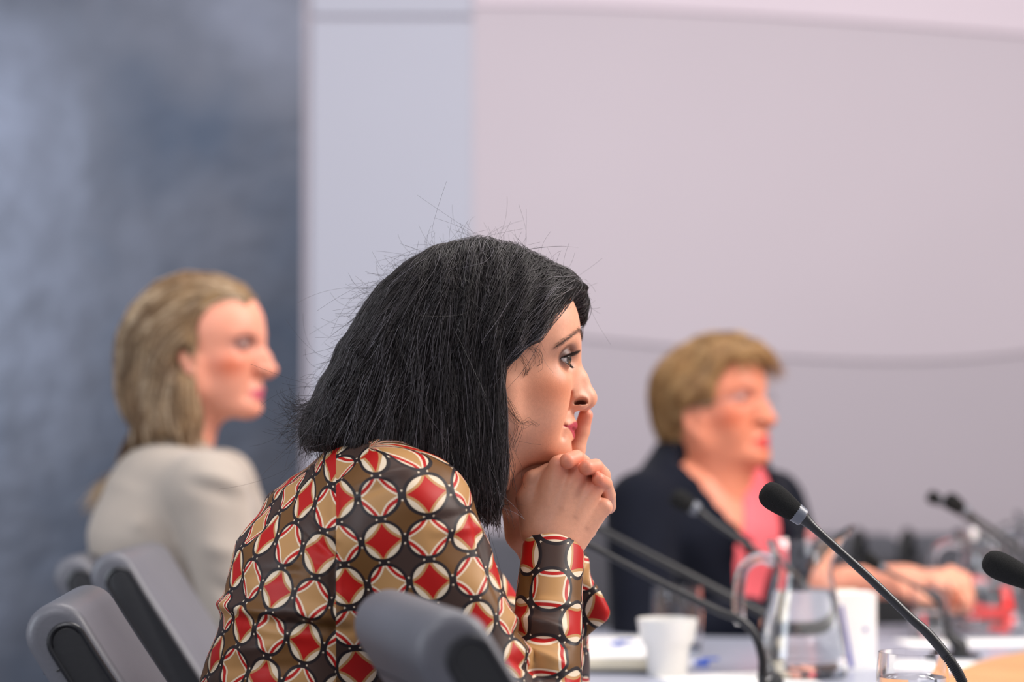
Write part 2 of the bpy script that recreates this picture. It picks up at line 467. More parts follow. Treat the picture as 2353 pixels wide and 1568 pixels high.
mic_px('blurred microphone in the right background, right of the pair', (2172, 1144),
       [(2212, 1172), (2290, 1222), (2370, 1285), (2420, 1340), (2450, 1400), (2455, 1440)], 1.45, 1.45, flex_from=0.72, scale=1.0)
mic_px('slim blurred microphone bending down over the glass near the hand on the table', (1985, 1278),
       [(2020, 1302), (2070, 1330), (2120, 1356), (2155, 1385), (2172, 1420), (2176, 1450)], 1.22, 1.22, flex_from=0.5, scale=0.75)

# ------------------------------------------------------------------ glassware
M['glass'] = glass_mat('clear_glass', (1, 1, 1), 1.45)
M['water'] = glass_mat('water', (1, 1, 1), 1.33)
def revolve_spout(bm, prof, seg, spout_z, spout_amt, spout_dir=0.0):
    rings = []
    for r, z in prof:
        ring = []
        for i in range(seg):
            a = 2 * math.pi * i / seg
            w = max(0.0, (z - spout_z[0]) / (spout_z[1] - spout_z[0]))
            d = math.atan2(math.sin(a - spout_dir), math.cos(a - spout_dir))
            g = math.exp(-(d / 0.42) ** 2) * min(w, 1.2) ** 2
            rr = r + spout_amt * g
            ring.append(bm.verts.new((rr * math.cos(a), rr * math.sin(a), z + 0.022 * g)))
        rings.append(ring)
    for a, b in zip(rings, rings[1:]):
        for i in range(seg): bm.faces.new((a[i], a[(i + 1) % seg], b[(i + 1) % seg], b[i]))
    bm.faces.new(list(reversed(rings[0]))); bm.faces.new(rings[-1])
def jug(label, pos, H, rb, level, rz=0.0):
    root = empty('water_jug', (pos[0], pos[1], ZT), rz)
    tag(root, label, 'jug', 'glass water jugs')
    o = [(rb * .92, 0.001), (rb, 0.006), (rb * 1.0, 0.15 * H), (rb * .93, 0.35 * H), (rb * .80, 0.56 * H), (rb * .70, 0.70 * H), (rb * .68, 0.80 * H), (rb * .75, 0.91 * H), (rb * .86, H)]
    o2 = smooth_path([(a, b, 0) for a, b in o], 26)
    t = 0.0032
    outer = [(p[0], p[1]) for p in o2]
    inner = [(p[0] - t, max(p[1], 0.010)) for p in reversed(o2)]
    inner = [q for q in inner if q[1] > 0.0101] + [(rb * .9, 0.010)]
    part('jug_glass', M['glass'], root, lambda bm: revolve_spout(bm, outer + inner, 56, (0.82 * H, H), 0.022))
    wl = [(p[0] - t - 0.0004, p[1]) for p in o2 if 0.012 < p[1] < level * H]
    wl = [(wl[0][0] * .97, 0.0108)] + wl
    part('water', M['water'], root, lambda bm: add_lathe(bm, wl, 48))
    hp = smooth_path([(-rb * .70, 0, 0.84 * H), (-rb * 1.0, 0, 0.87 * H), (-rb * 1.36, 0, 0.80 * H), (-rb * 1.48, 0, 0.62 * H), (-rb * 1.47, 0, 0.44 * H), (-rb * 1.42, 0, 0.40 * H)], 30)
    part('handle', M['glass'], root, lambda bm: add_tube(bm, hp, [0.0085] * 26 + [0.009, 0.0095, 0.0085, 0.006], 14))
def tumbler(label, pos, H, r, fill=0.0, t=0.0026, group='water glasses'):
    root = empty('water_glass', (pos[0], pos[1], ZT))
    tag(root, label, 'glass', group)
    prof = [(r * .82, 0.0), (r * .90, 0.004), (r * .97, H * .25), (r * 1.0, H * .5), (r * .99, H * .78), (r * .95, H)]
    o2 = smooth_path([(a, b, 0) for a, b in prof], 20)
    outer = [(p[0], p[1]) for p in o2]
    inner = [(p[0] - t, p[1]) for p in reversed(o2) if p[1] > 0.012] + [(r * .8, 0.0105)]
    part('glass_body', M['glass'], root, lambda bm: add_lathe(bm, outer + inner, 48))
    if fill > 0:
        w = [(p[0] - t - 0.0004, p[1]) for p in o2 if 0.014 < p[1] < fill * H]
        part('water', M['water'], root, lambda bm: add_lathe(bm, [(r * .8, 0.0112)] + w, 40))
pj = at_z(1846, 1555, ZT)
jug('clear glass jug half full of water in the middle of the table', pj, 0.205, 0.066, 0.66, 0.1)
pj2 = at_z(2268, 1452, ZT)
jug('blurred glass jug with red reflections near the right edge', pj2, 0.185, 0.070, 0.5, 0.15)
pj3 = at_z(2400, 1420, ZT)
jug('glass jug cut off by the right edge of the photo', pj3, 0.205, 0.066, 0.5, 0.1)
p = at_z(2098, 1742, ZT)
tumbler('sharp clear water glass at the bottom edge beside the oak inlay', p, 0.121, 0.0415, 0.80)
p = at_z(1556, 1500, ZT)
tumbler('empty clear glass standing right behind the white cup', p, 0.108, 0.0425)
p = at_z(2138, 1470, ZT)
tumbler('blurred clear glass below the hand of the woman in navy', p, 0.10, 0.036, 0.5)

# ------------------------------------------------------------------ cup, paper and pens
M['ceramic'] = mat('white_ceramic', rgb(226, 223, 218), 0.3)
M['paper'] = mat('white_paper', rgb(238, 236, 234), 0.8)
M['pages'] = mat('cream_page_edges', rgb(226, 216, 192), 0.85, noise=(400, 0.1))
M['cover'] = mat('dark_notebook_cover', rgb(58, 62, 74), 0.6)
M['blueplastic'] = mat('blue_plastic', rgb(20, 80, 190), 0.3)
M['whiteplastic'] = mat('white_plastic', rgb(228, 228, 236), 0.35)
M['blueprint'] = mat('blue_print', rgb(92, 90, 168), 0.7)
M['redplastic'] = mat('red_plastic', rgb(226, 52, 48), 0.45)
pc = at_z(1534, 1552, ZT)
cup = empty('coffee_cup', (pc[0], pc[1], ZT)); tag(cup, 'white stepped ceramic cup standing beside the open notebook', 'cup')
R = 0.0455
cprof = [(R * .62, 0), (R * .66, 0.002), (R * .74, 0.044), (R * .86, 0.050), (R * .9, 0.053), (R * 1.0, 0.082), (R * 1.0, 0.085), (R * .95, 0.0845), (R * .85, 0.055), (R * .68, 0.044), (R * .6, 0.006)]
part('cup_body', M['ceramic'], cup, lambda bm: add_lathe(bm, cprof, 48), angle=50)
part('coffee', mat('black_coffee', rgb(30, 18, 12), 0.15), cup, lambda bm: add_lathe(bm, [(R * .60, 0.030), (R * .655, 0.040)], 40))
# notebook lying open
pn = at_z(1385, 1540, ZT)
nb = empty('notebook', (pn[0], pn[1], ZT), -0.06); tag(nb, 'cream-paged notebook lying open between the elbow and the white cup', 'notebook')
part('cover', M['cover'], nb, lambda bm: add_box(bm, (-0.115, -0.055, 0.0), (0.075, 0.135, 0.004), 0.0015, 1))
part('page_block', M['pages'], nb, lambda bm: add_box(bm, (-0.11, -0.05, 0.004), (0.07, 0.13, 0.022), 0.004, 2))
part('top_page', M['paper'], nb, lambda bm: add_box(bm, (-0.108, -0.048, 0.022), (0.066, 0.128, 0.0232)), smooth=False)
# papers and pens
def sheet(label, px, py, w, d, rz, z=0.0006):
    p = at_z(px, py, ZT)
    o = part('paper_sheet', M['paper'], None, lambda bm: add_box(bm, (-w / 2, -d / 2, 0), (w / 2, d / 2, z)), smooth=False, loc=(p[0], p[1], ZT + 0.0002))
    o.rotation_euler = (0, 0, rz); tag(o, label, 'paper', 'papers on the table'); return o
sheet('loose white paper on the table left of the white cup, behind the notebook', 1370, 1478, 0.20, 0.12, 0.05, 0.004)
sheet('loose white paper below the water jug', 1690, 1562, 0.21, 0.16, 0.25)
sheet('white paper on the table right of the standing card', 2120, 1530, 0.20, 0.14, -0.2)
sheet('white paper in front of the red jug', 2270, 1478, 0.3, 0.12, 0.1)
def pen(label, px, py, rz, ln=0.13):
    p = at_z(px, py, ZT)
    root = empty('pen', (p[0], p[1], ZT + 0.0046), rz); tag(root, label, 'pen', 'ballpoint pens')
    part('barrel', M['whiteplastic'], root, lambda bm: add_tube(bm, [(-ln, 0, 0), (-0.012, 0, 0)], [0.0042, 0.0046], 14))
    part('grip', M['blueplastic'], root, lambda bm: add_tube(bm, [(-0.012, 0, 0), (0.006, 0, 0), (0.012, 0, 0)], [0.0048, 0.0048, 0.003], 14))
    part('clip', M['blueplastic'], root, lambda bm: add_box(bm, (0.0, -0.002, 0.0045), (0.028, 0.002, 0.0085), 0.001, 1))
pen('blue and white ballpoint pen pointing at the right of the white cup', 1612, 1532, 0.25, 0.10)
pen('blue-tipped pen lying on the paper behind the notebook', 1418, 1489, 0.1, 0.12)
# standing card
pk = at_z(1965, 1541, ZT)
card = empty('name_card', (pk[0], pk[1], ZT), math.radians(14)); tag(card, 'white folded name card with a blue stripe standing right of the jug', 'name card')
part('folded_sheet', M['paper'], card, lambda bm: [add_box(bm, (-0.036, -0.0, 0), (0.036, 0.0012, 0.118)), add_box(bm, (-0.036, 0.0012, 0.1165), (0.036, 0.045, 0.118))], smooth=False)
part('stripe', M['blueprint'], card, lambda bm: add_prism(bm, [(-0.024, 0.100), (-0.019, 0.100), (-0.002, 0.004), (-0.010, 0.004)], 1, -0.0006, 0.0), smooth=False)
crest = part('crest', M['blueprint'], card, lambda bm: add_lathe(bm, [(0.0035, -0.0003), (0.0035, 0.0003)], 8), smooth=False)
crest.rotation_euler = (math.pi / 2, 0, 0); crest.location = (0.017, -0.0003, 0.062)
# cream booklet behind the card
pb = at_z(1935, 1520, ZT)
bk = part('booklet', M['pages'], None, lambda bm: add_box(bm, (-0.028, -0.006, 0), (0.028, 0.006, 0.112), 0.001, 1), loc=(pb[0], pb[1] + 0.03, ZT)); tag(bk, 'cream booklet standing upright between the jug and the name card', 'booklet')
# red folder pieces seen through the jug
pr = at_z(2290, 1428, ZT)
rf = empty('red_folder', (pr[0], pr[1], ZT), 0.2); tag(rf, 'red paper wrapper standing behind the blurred jug', 'folder')
part('front_leaf', M['redplastic'], rf, lambda bm: add_prism(bm, [(-0.045, 0.03), (-0.005, 0.025), (0.005, 0.075), (-0.035, 0.085)], 1, 0.05, 0.054), smooth=False)
part('base_leaf', M['redplastic'], rf, lambda bm: [add_box(bm, (-0.07, 0.05, 0.0), (-0.03, 0.054, 0.03)), add_box(bm, (-0.07, 0.02, 0.0), (0.03, 0.054, 0.004))], smooth=False)
# bag on the bench
M['bag'] = mat('black_bag_leather', rgb(22, 22, 26), 0.5)
pg = at(2040, 1300, 2.7)
bag = empty('handbag', (pg[0], 2.72, 0.47)); tag(bag, 'black handbag with two upright straps on the wall bench', 'bag')
zt = at(2040, 1290, 2.7)[2] - 0.47
part('bag_body', M['bag'], bag, lambda bm: add_box(bm, (-0.13, -0.06, 0), (0.11, 0.08, zt), 0.03, 3))
for dx, lean_ in ((-0.06, 0.03), (0.05, 0.03)):
    part('strap', M['bag'], bag, lambda bm: add_tube(bm, smooth_path([(dx - 0.02, -0.03, zt - 0.02), (dx - lean_ * .5, -0.02, zt + 0.04), (dx, 0.01, zt + 0.062), (dx + 0.012, 0.04, zt + 0.03), (dx + 0.02, 0.05, zt - 0.02)], 16), 0.011, 10))
# ------------------------------------------------------------------ implicit-surface modelling for the people
class Vol:
    def __init__(self, lo, hi, h):
        self.lo = np.array(lo, float); self.h = h
        self.n = np.ceil((np.array(hi, float) - self.lo) / h).astype(int) + 1
        self.d = np.full(tuple(self.n), 0.08, np.float32)
        self.ax = [(self.lo[i] + h * np.arange(self.n[i])).astype(np.float32) for i in range(3)]
    def block(self, lo, hi):
        a = np.clip(np.floor((np.array(lo) - self.lo) / self.h).astype(int), 0, self.n)
        b = np.clip(np.ceil((np.array(hi) - self.lo) / self.h).astype(int) + 1, 0, self.n)
        if np.any(b <= a): return None
        s = tuple(slice(int(i), int(j)) for i, j in zip(a, b))
        return s, self.ax[0][s[0]][:, None, None], self.ax[1][s[1]][None, :, None], self.ax[2][s[2]][None, None, :]
    def op(self, prim, k=0.01, mode='add'):
        f, lo, hi = prim
        m = 2.2 * k + 3 * self.h
        b = self.block(np.array(lo) - m, np.array(hi) + m)
        if b is None: return
        s, X, Y, Z = b
        p = f(X, Y, Z).astype(np.float32)
        d = self.d[s]
        if mode == 'sub': p = -p
        if mode == 'add':
            hh = np.clip(0.5 + 0.5 * (d - p) / k, 0, 1)
            self.d[s] = d * (1 - hh) + p * hh - k * hh * (1 - hh)
        elif mode == 'sub':
            hh = np.clip(0.5 + 0.5 * (p - d) / k, 0, 1)
            self.d[s] = d * (1 - hh) + p * hh + k * hh * (1 - hh)
        elif mode == 'and':
            hh = np.clip(0.5 + 0.5 * (p - d) / k, 0, 1)
            self.d[s] = d * (1 - hh) + p * hh + k * hh * (1 - hh)
    def add(self, p, k=0.01): self.op(p, k, 'add')
    def sub(self, p, k=0.006): self.op(p, k, 'sub')
    def both(self, fn, k=0.01, mode='add'):
        for s in (-1, 1): self.op(fn(s), k, mode)
    def sample(self, P):
        g = (P - self.lo) / self.h
        g = np.clip(g, 0, self.n - 1.001)
        i = g.astype(int); f = (g - i)
        d = self.d; r = 0
        for a in (0, 1):
            wa = f[:, 0] if a else 1 - f[:, 0]
            for b in (0, 1):
                wb = f[:, 1] if b else 1 - f[:, 1]
                for c in (0, 1):
                    wc = f[:, 2] if c else 1 - f[:, 2]
                    r = r + wa * wb * wc * d[i[:, 0] + a, i[:, 1] + b, i[:, 2] + c]
        return r
    def grad(self, P, e=None):
        e = e or self.h * 1.5
        G = np.stack([self.sample(P + np.eye(3)[i] * e) - self.sample(P - np.eye(3)[i] * e) for i in range(3)], 1)
        return G / (np.linalg.norm(G, axis=1, keepdims=True) + 1e-9)
    def mesh(self):
        return surface_nets(self.d, self.lo, self.h)

def ell(c, r, R=None):
    """ellipsoid; R 3x3 whose columns are its axes"""
    c = np.array(c, float); r = np.array(r, float)
    if R is None:
        lo, hi = c - r, c + r
        def f(X, Y, Z):
            x, y, z = (X - c[0]), (Y - c[1]), (Z - c[2])
            k0 = np.sqrt((x / r[0]) ** 2 + (y / r[1]) ** 2 + (z / r[2]) ** 2)
            k1 = np.sqrt((x / r[0] ** 2) ** 2 + (y / r[1] ** 2) ** 2 + (z / r[2] ** 2) ** 2) + 1e-9
            return k0 * (k0 - 1) / k1
    else:
        e = np.sqrt(((R * r) ** 2).sum(1)); lo, hi = c - e, c + e
        def f(X, Y, Z):
            x, y, z = (X - c[0]), (Y - c[1]), (Z - c[2])
            u, v, w = (R[0, i] * x + R[1, i] * y + R[2, i] * z for i in range(3))
            k0 = np.sqrt((u / r[0]) ** 2 + (v / r[1]) ** 2 + (w / r[2]) ** 2)
            k1 = np.sqrt((u / r[0] ** 2) ** 2 + (v / r[1] ** 2) ** 2 + (w / r[2] ** 2) ** 2) + 1e-9
            return k0 * (k0 - 1) / k1
    return f, lo, hi
def cone(a, b, ra, rb, sy=1.0):
    """capsule with linearly varying radius; sy squeezes y distances (sy<1 makes it wide in y)"""
    a = np.array(a, float); b = np.array(b, float)
    ab = b - a; abs_ = ab * np.array([1, sy, 1]); L2 = float((abs_ ** 2).sum()) + 1e-12
    mr = max(ra, rb)
    e = np.array([mr, mr / sy, mr])
    lo, hi = np.minimum(a, b) - e, np.maximum(a, b) + e
    def f(X, Y, Z):
        x, y, z = X - a[0], (Y - a[1]) * sy, Z - a[2]
        t = np.clip((x * abs_[0] + y * abs_[1] + z * abs_[2]) / L2, 0, 1)
        return np.sqrt((x - t * abs_[0]) ** 2 + (y - t * abs_[1]) ** 2 + (z - t * abs_[2]) ** 2) - (ra + (rb - ra) * t)
    return f, lo, hi
def chain(V, pts, rad, k, sy=1.0, mode='add'):
    for i in range(len(pts) - 1):
        V.op(cone(pts[i], pts[i + 1], rad[i], rad[i + 1], sy), k, mode)
def poly_sd(px, pz, poly):
    """signed distance to a closed polygon in the (x,z) plane; px,pz arrays"""
    d = np.full(px.shape, 1e9, np.float32); inside = np.zeros(px.shape, bool)
    n = len(poly)
    for i in range(n):
        ax, az = poly[i]; bx, bz = poly[(i + 1) % n]
        ex, ez = bx - ax, bz - az
        wx, wz = px - ax, pz - az
        t = np.clip((wx * ex + wz * ez) / (ex * ex + ez * ez + 1e-12), 0, 1)
        d = np.minimum(d, (wx - ex * t) ** 2 + (wz - ez * t) ** 2)
        c = ((az > pz) != (bz > pz)) & (px < (bx - ax) * (pz - az) / (bz - az + 1e-12) + ax)
        inside ^= c
    d = np.sqrt(d)
    return np.where(inside, -d, d)
def smax(a, b, k):
    h = np.clip(0.5 + 0.5 * (a - b) / k, 0, 1)
    return b * (1 - h) + a * h + k * h * (1 - h)
def smin(a, b, k): return -smax(-a, -b, k)

def surface_nets(d, lo, h):
    s = d < 0
    c = np.zeros(tuple(np.array(d.shape) - 1), np.int8)
    sl = (slice(0, -1), slice(1, None))
    offs = [(a, b, e) for a in (0, 1) for b in (0, 1) for e in (0, 1)]
    for a, b, e in offs: c += s[sl[a], sl[b], sl[e]]
    I = np.argwhere((c > 0) & (c < 8))
    idx = np.full(c.shape, -1, np.int32)
    idx[I[:, 0], I[:, 1], I[:, 2]] = np.arange(len(I))
    val = {o: d[I[:, 0] + o[0], I[:, 1] + o[1], I[:, 2] + o[2]] for o in offs}
    acc = np.zeros((len(I), 3)); cnt = np.zeros(len(I))
    for o in offs:
        for ax in range(3):
            if o[ax] == 0:
                q = list(o); q[ax] = 1; q = tuple(q)
                v0, v1 = val[o], val[q]
                m = (v0 < 0) != (v1 < 0)
                t = np.where(m, v0 / np.where(m, v0 - v1, 1), 0)
                p = np.tile(np.array(o, float), (len(I), 1)); p[:, ax] = t
                acc += p * m[:, None]; cnt += m
    V = lo + h * (I + acc / cnt[:, None])
    F = []
    nx, ny, nz = d.shape
    for ax in range(3):
        b, e = (ax + 1) % 3, (ax + 2) % 3
        s0 = [slice(None)] * 3; s1 = [slice(None)] * 3
        s0[ax] = slice(0, -1); s1[ax] = slice(1, None)
        m = s[tuple(s0)] != s[tuple(s1)]
        E = np.argwhere(m)
        ok = (E[:, b] > 0) & (E[:, e] > 0) & (E[:, b] < d.shape[b] - 1) & (E[:, e] < d.shape[e] - 1)
        E = E[ok]
        q = []
        for db, de in ((-1, -1), (0, -1), (0, 0), (-1, 0)):
            t = E.copy(); t[:, b] += db; t[:, e] += de
            q.append(idx[t[:, 0], t[:, 1], t[:, 2]])
        q = np.stack(q, 1)
        neg = s[E[:, 0], E[:, 1], E[:, 2]]
        q[~neg] = q[~neg][:, ::-1]
        F.append(q)
    F = np.vstack(F)
    return V, F[(F >= 0).all(1)]
def relax(V, F, it=1, lam=0.5):
    for _ in range(it):
        S = np.zeros_like(V); n = np.zeros(len(V))
        for a in range(4):
            for o in (1, 3):
                np.add.at(S, F[:, a], V[F[:, (a + o) % 4]]); np.add.at(n, F[:, a], 1)
        V = V + lam * (S / np.maximum(n, 1)[:, None] - V)
    return V
def vnormals(V, F):
    N = np.cross(V[F[:, 2]] - V[F[:, 0]], V[F[:, 3]] - V[F[:, 1]])
    O = np.zeros_like(V)
    for a in range(4): np.add.at(O, F[:, a], N)
    return O / (np.linalg.norm(O, axis=1, keepdims=True) + 1e-12)
def rotm(axis, deg):
    return np.array(Matrix.Rotation(math.radians(deg), 3, axis))

# ------------------------------------------------------------------ hair strands laid along a hair volume
def tubes(paths, radii, sides=3):
    """paths (S,n,3), radii (S,n) -> V,F of thin tapering tubes"""
    S, n, _ = paths.shape
    T = np.gradient(paths, axis=1); T /= np.linalg.norm(T, axis=2, keepdims=True) + 1e-12
    ref = np.where(np.abs(T[..., 2:3]) < 0.9, np.array([0, 0, 1.0]), np.array([1.0, 0, 0]))
    A = np.cross(T, ref); A /= np.linalg.norm(A, axis=2, keepdims=True) + 1e-12
    B = np.cross(T, A)
    ang = 2 * np.pi * np.arange(sides) / sides
    V = paths[:, :, None, :] + radii[:, :, None, None] * (A[:, :, None, :] * np.cos(ang)[None, None, :, None] + B[:, :, None, :] * np.sin(ang)[None, None, :, None])
    base = (np.arange(S)[:, None, None] * n + np.arange(n - 1)[None, :, None]) * sides + np.arange(sides)[None, None, :]
    nxt = base - np.arange(sides)[None, None, :] + (np.arange(sides)[None, None, :] + 1) % sides
    F = np.stack([base, nxt, nxt + sides, base + sides], -1).reshape(-1, 4)
    return V.reshape(-1, 3), F
def grow(vol, seeds, field, steps, step, lift, wig, rng, radius, leave=0.72):
    """trace strands over the zero surface of vol following field(P)->dir"""
    P = seeds.copy(); S = len(P)
    out = [P.copy()]
    lf = rng.uniform(lift[0], lift[1], S)
    ph = rng.uniform(0, 6.28, (S, 3)); fr = rng.uniform(0.25, 0.6, (S, 1)); am = rng.gamma(2.0, wig / 2, (S, 1))
    D0 = field(P); D0 /= np.linalg.norm(D0, axis=1, keepdims=True) + 1e-9
    prev = D0; free = np.zeros(S, bool)
    jit = rng.normal(0, 0.10, (S, 3))
    for i in range(steps):
        D = field(P) + jit * 1.0 + am * np.sin(ph + fr * i * 1.0)
        D /= np.linalg.norm(D, axis=1, keepdims=True) + 1e-9
        N = vol.grad(P)
        dn = (D * N).sum(1, keepdims=True)
        Dt = D - N * dn
        Dt /= np.linalg.norm(Dt, axis=1, keepdims=True) + 1e-9
        dv = vol.sample(P)
        free |= (dn[:, 0] > leave) | (dv > 0.014)
        D = np.where(free[:, None], 0.8 * prev + 0.2 * D, Dt)
        D = 0.55 * prev + 0.45 * D
        D /= np.linalg.norm(D, axis=1, keepdims=True) + 1e-9
        P = P + D * step
        dv = vol.sample(P); N = vol.grad(P)
        corr = np.where(free, 0, np.clip(dv - lf, -0.004, 0.004))
        P = P - N * corr[:, None]
        prev = D
        out.append(P.copy())
    paths = np.stack(out, 1)
    n = paths.shape[1]
    t = np.linspace(0, 1, n)
    prof = np.clip(np.minimum((t + 0.08) * 8, (1.02 - t) * 2.2), 0.08, 1)
    rad = radius * rng.uniform(0.55, 1.25, (S, 1)) * prof[None]
    return paths, rad
def seeds_on(V, F, n, rng, weight=None):
    a = np.linalg.norm(np.cross(V[F[:, 2]] - V[F[:, 0]], V[F[:, 3]] - V[F[:, 1]]), axis=1)
    c = V[F].mean(1)
    if weight is not None: a = a * weight(c)
    k = rng.choice(len(F), n, p=a / a.sum())
    w = rng.dirichlet([1, 1, 1, 1], n)
    return (V[F[k]] * w[:, :, None]).sum(1)
def guide_field(samples, sig):
    """samples [(point3, dir3)] -> smooth direction field"""
    Q = np.array([s[0] for s in samples]); D = np.array([s[1] for s in samples], float)
    D /= np.linalg.norm(D, axis=1, keepdims=True)
    def f(P):
        d2 = ((P[:, None, :] - Q[None]) ** 2).sum(2)
        w = np.exp(-d2 / (2 * sig * sig)) + 1e-6 / (d2 + 1e-4)
        return (w[:, :, None] * D[None]).sum(1) / w.sum(1, keepdims=True)
    return f
def hair_mat(name, c0, c1, rough=0.42, spec=0.4, attr='Col'):
    m = mat(name, c0, rough, spec=spec, attr=attr)
    b = m.node_tree.nodes['Principled BSDF']
    b.inputs['Anisotropic'].default_value = 0.0
    return m
def strand_colors(S, n, sides, ramp, rng, power=1.0, seeds=None, lock=0.0):
    """one colour per strand picked from a ramp list"""
    ramp = np.array(ramp); t = rng.uniform(0, 1, S)
    if seeds is not None:                     # neighbouring strands form locks of one tone
        q = np.floor((seeds + 0.004 * np.sin(seeds[:, [1, 2, 0]] * 90)) / lock).astype(int)
        hsh = (np.sin(q @ np.array([12.9898, 78.233, 37.719])) * 43758.5453) % 1.0
        t = np.clip(0.2 * t + 0.8 * hsh, 0, 1)
    t = t ** power * (len(ramp) - 1.001)
    i = t.astype(int); f = (t - i)[:, None]
    c = ramp[i] * (1 - f) + ramp[i + 1] * f
    return np.repeat(c, n * sides, axis=0)
# ------------------------------------------------------------------ heads
def eyelid(e, s, R, up, low, amax, yawout=0.36, t=0.0022):
    e = np.array(e, float)
    ca, sa = math.cos(yawout), math.sin(yawout) * s
    def f(X, Y, Z):
        x0, y0, z = X - e[0], Y - e[1], Z - e[2]
        x = x0 * ca + y0 * sa; y = -x0 * sa + y0 * ca
        r = np.sqrt(x * x + y * y + z * z)
        az = np.arctan2(y * s, x); el = np.arctan2(z, np.sqrt(x * x + y * y) * np.sign(x + 1e-9))
        q = np.clip(1 - np.abs(az / amax) ** 1.7, -0.4, 1)
        op = np.maximum(el - up * q, -low * q - el) * R
        d = np.maximum(r - R, -(r - R + t))
        return smax(d, -op, 0.0008)
    return f, e - R, e + R
def head_volume(h, lo=(-0.14, -0.095, -0.19), hi=(0.14, 0.095, 0.15), P=None, neck=None, ears=False):
    """head-local metres: +x is where the face points, +z up"""
    p = dict(nose=1.0, jaw=0.0, chin=0.0, lips=1.0, eye_up=0.42, eye_low=0.40, cheek=1.0, smile=0.0, tip=0.0, width=1.0, open=0.0, crown=0.0, ear_z=0.0, tipr=1.0)
    p.update(P or {})
    w = p['width']
    V = Vol(lo, hi, h)
    V.add(ell((0.004, 0, 0.046 - p['crown'] / 2), (0.091, 0.073 * w, 0.086 - p['crown'] / 2)), 0.01)
    V.add(ell((0.050, 0, 0.042), (0.0505, 0.054 * w, 0.055)), 0.03)
    V.add(ell((0.040, 0, -0.028), (0.054, 0.052 * w, 0.062)), 0.03)
    V.add(ell((0.0, 0, -0.02), (0.06, 0.058 * w, 0.06)), 0.03)
    # jaw and chin
    jz = p['jaw']
    V.both(lambda s: cone((0.006, s * 0.050 * w, -0.052 - jz), (0.074, s * 0.013, -0.087 - jz), 0.013, 0.015), 0.022)
    V.both(lambda s: cone((0.004, s * 0.055 * w, -0.02), (0.006, s * 0.050 * w, -0.055 - jz), 0.014, 0.013), 0.02)
    V.add(ell((0.0785 + p['chin'], 0, -0.090 - jz), (0.0165, 0.020, 0.0145)), 0.014)
    V.add(ell((0.035, 0, -0.082 - jz), (0.045, 0.034, 0.020)), 0.03)       # floor of the mouth
    # cheeks, cheekbones, muzzle
    V.both(lambda s: ell((0.057, s * 0.039 * w, -0.017), (0.026, 0.021, 0.017)), 0.02)
    V.both(lambda s: ell((0.054, s * 0.034 * w, -0.044), (0.024 * p['cheek'], 0.020, 0.024)), 0.022)
    V.add(ell((0.070, 0, -0.064), (0.0235, 0.0245, 0.024)), 0.013)
    V.add(ell((0.0835, 0, -0.054), (0.0145, 0.016, 0.013)), 0.012)
    # brow
    V.both(lambda s: cone((0.0895, s * 0.010, 0.0275), (0.066, s * 0.043 * w, 0.030), 0.0105, 0.0095), 0.014)
    V.add(ell((0.0925, 0, 0.026), (0.009, 0.012, 0.012)), 0.012)
    # sockets
    ez, ey, ex = 0.012, 0.0325 * w, 0.0755
    V.both(lambda s: ell((ex + 0.0125, s * (ey + 0.006), ez), (0.0135, 0.019, 0.0125), rotm('Z', s * 28)), 0.012, 'sub')
    # nose
    n = p['nose']; tx = 0.1115 + (n - 1) * 0.03; tz = -0.0315 + p['tip']
    V.add(cone((0.0962, 0, 0.018), (0.1042 + (n - 1) * .02, 0, -0.008), 0.0075, 0.0078), 0.012)
    V.add(cone((0.1042 + (n - 1) * .02, 0, -0.008), (tx, 0, tz), 0.0080, 0.0104 * p['tipr']), 0.008)
    V.add(cone((0.1065 + (n - 1) * .025, 0, -0.012), (tx - 0.0003, 0, tz + 0.004), 0.0080, 0.0098 * p['tipr']), 0.006)
    V.add(ell((tx + 0.001, 0, tz - 0.001), (0.0122, 0.0115 * p['tipr'], 0.0112 * p['tipr'])), 0.006)
    V.both(lambda s: cone((0.093, s * 0.0095, -0.005), (0.099, s * 0.0105, -0.030), 0.006, 0.0075), 0.012)
    V.both(lambda s: ell((tx - 0.0125, s * 0.0118, tz - 0.0050), (0.0135, 0.0072, 0.0098)), 0.005)
    V.add(cone((0.090, 0, -0.042), (tx - 0.001, 0, tz - 0.010), 0.006, 0.0045), 0.006)
    # alar crease and nostrils
    V.both(lambda s: cone((tx - 0.0265, s * 0.0165, tz - 0.012), (tx - 0.0225, s * 0.0185, tz + 0.006), 0.0018, 0.0012), 0.006, 'sub')
    V.both(lambda s: ell((tx - 0.0085, s * 0.0145, tz - 0.0052), (0.0080, 0.0088, 0.0035), rotm('Y', -8) @ rotm('X', s * 38)), 0.0016, 'sub')
    # lips
    L = p['lips']; o = p['open']
    sm = p['smile']
    up = [(0.0795, 0.0262, -0.0672 + sm), (0.0885, 0.0165, -0.0650 + sm * .4), (0.0950, 0.0065, -0.0625), (0.0952, 0.0, -0.0635)]
    dn = [(0.0795, 0.0255, -0.0690 + sm), (0.0865, 0.0160, -0.0730 - o + sm * .4), (0.0915, 0.0065, -0.0755 - o), (0.0920, 0.0, -0.0757 - o)]
    for s in (-1, 1):
        chain(V, [(a, s * b, c) for a, b, c in up], [0.002, 0.0046 * L, 0.0058 * L, 0.0056 * L], 0.006)
        chain(V, [(a, s * b, c) for a, b, c in dn], [0.002, 0.0050 * L, 0.0062 * L, 0.0064 * L], 0.006)
        mid = [(0.0815, 0.0268, -0.0680 + sm), (0.0935, 0.0165, -0.0690 - o / 2 + sm * .45), (0.1005, 0.0065, -0.0690 - o / 2), (0.1010, 0.0, -0.0692 - o / 2)]
        chain(V, [(a, s * b, c) for a, b, c in mid], [0.0003, 0.0010 + o * .4, 0.0010 + o * .5, 0.0010 + o * .5], 0.003, mode='sub')
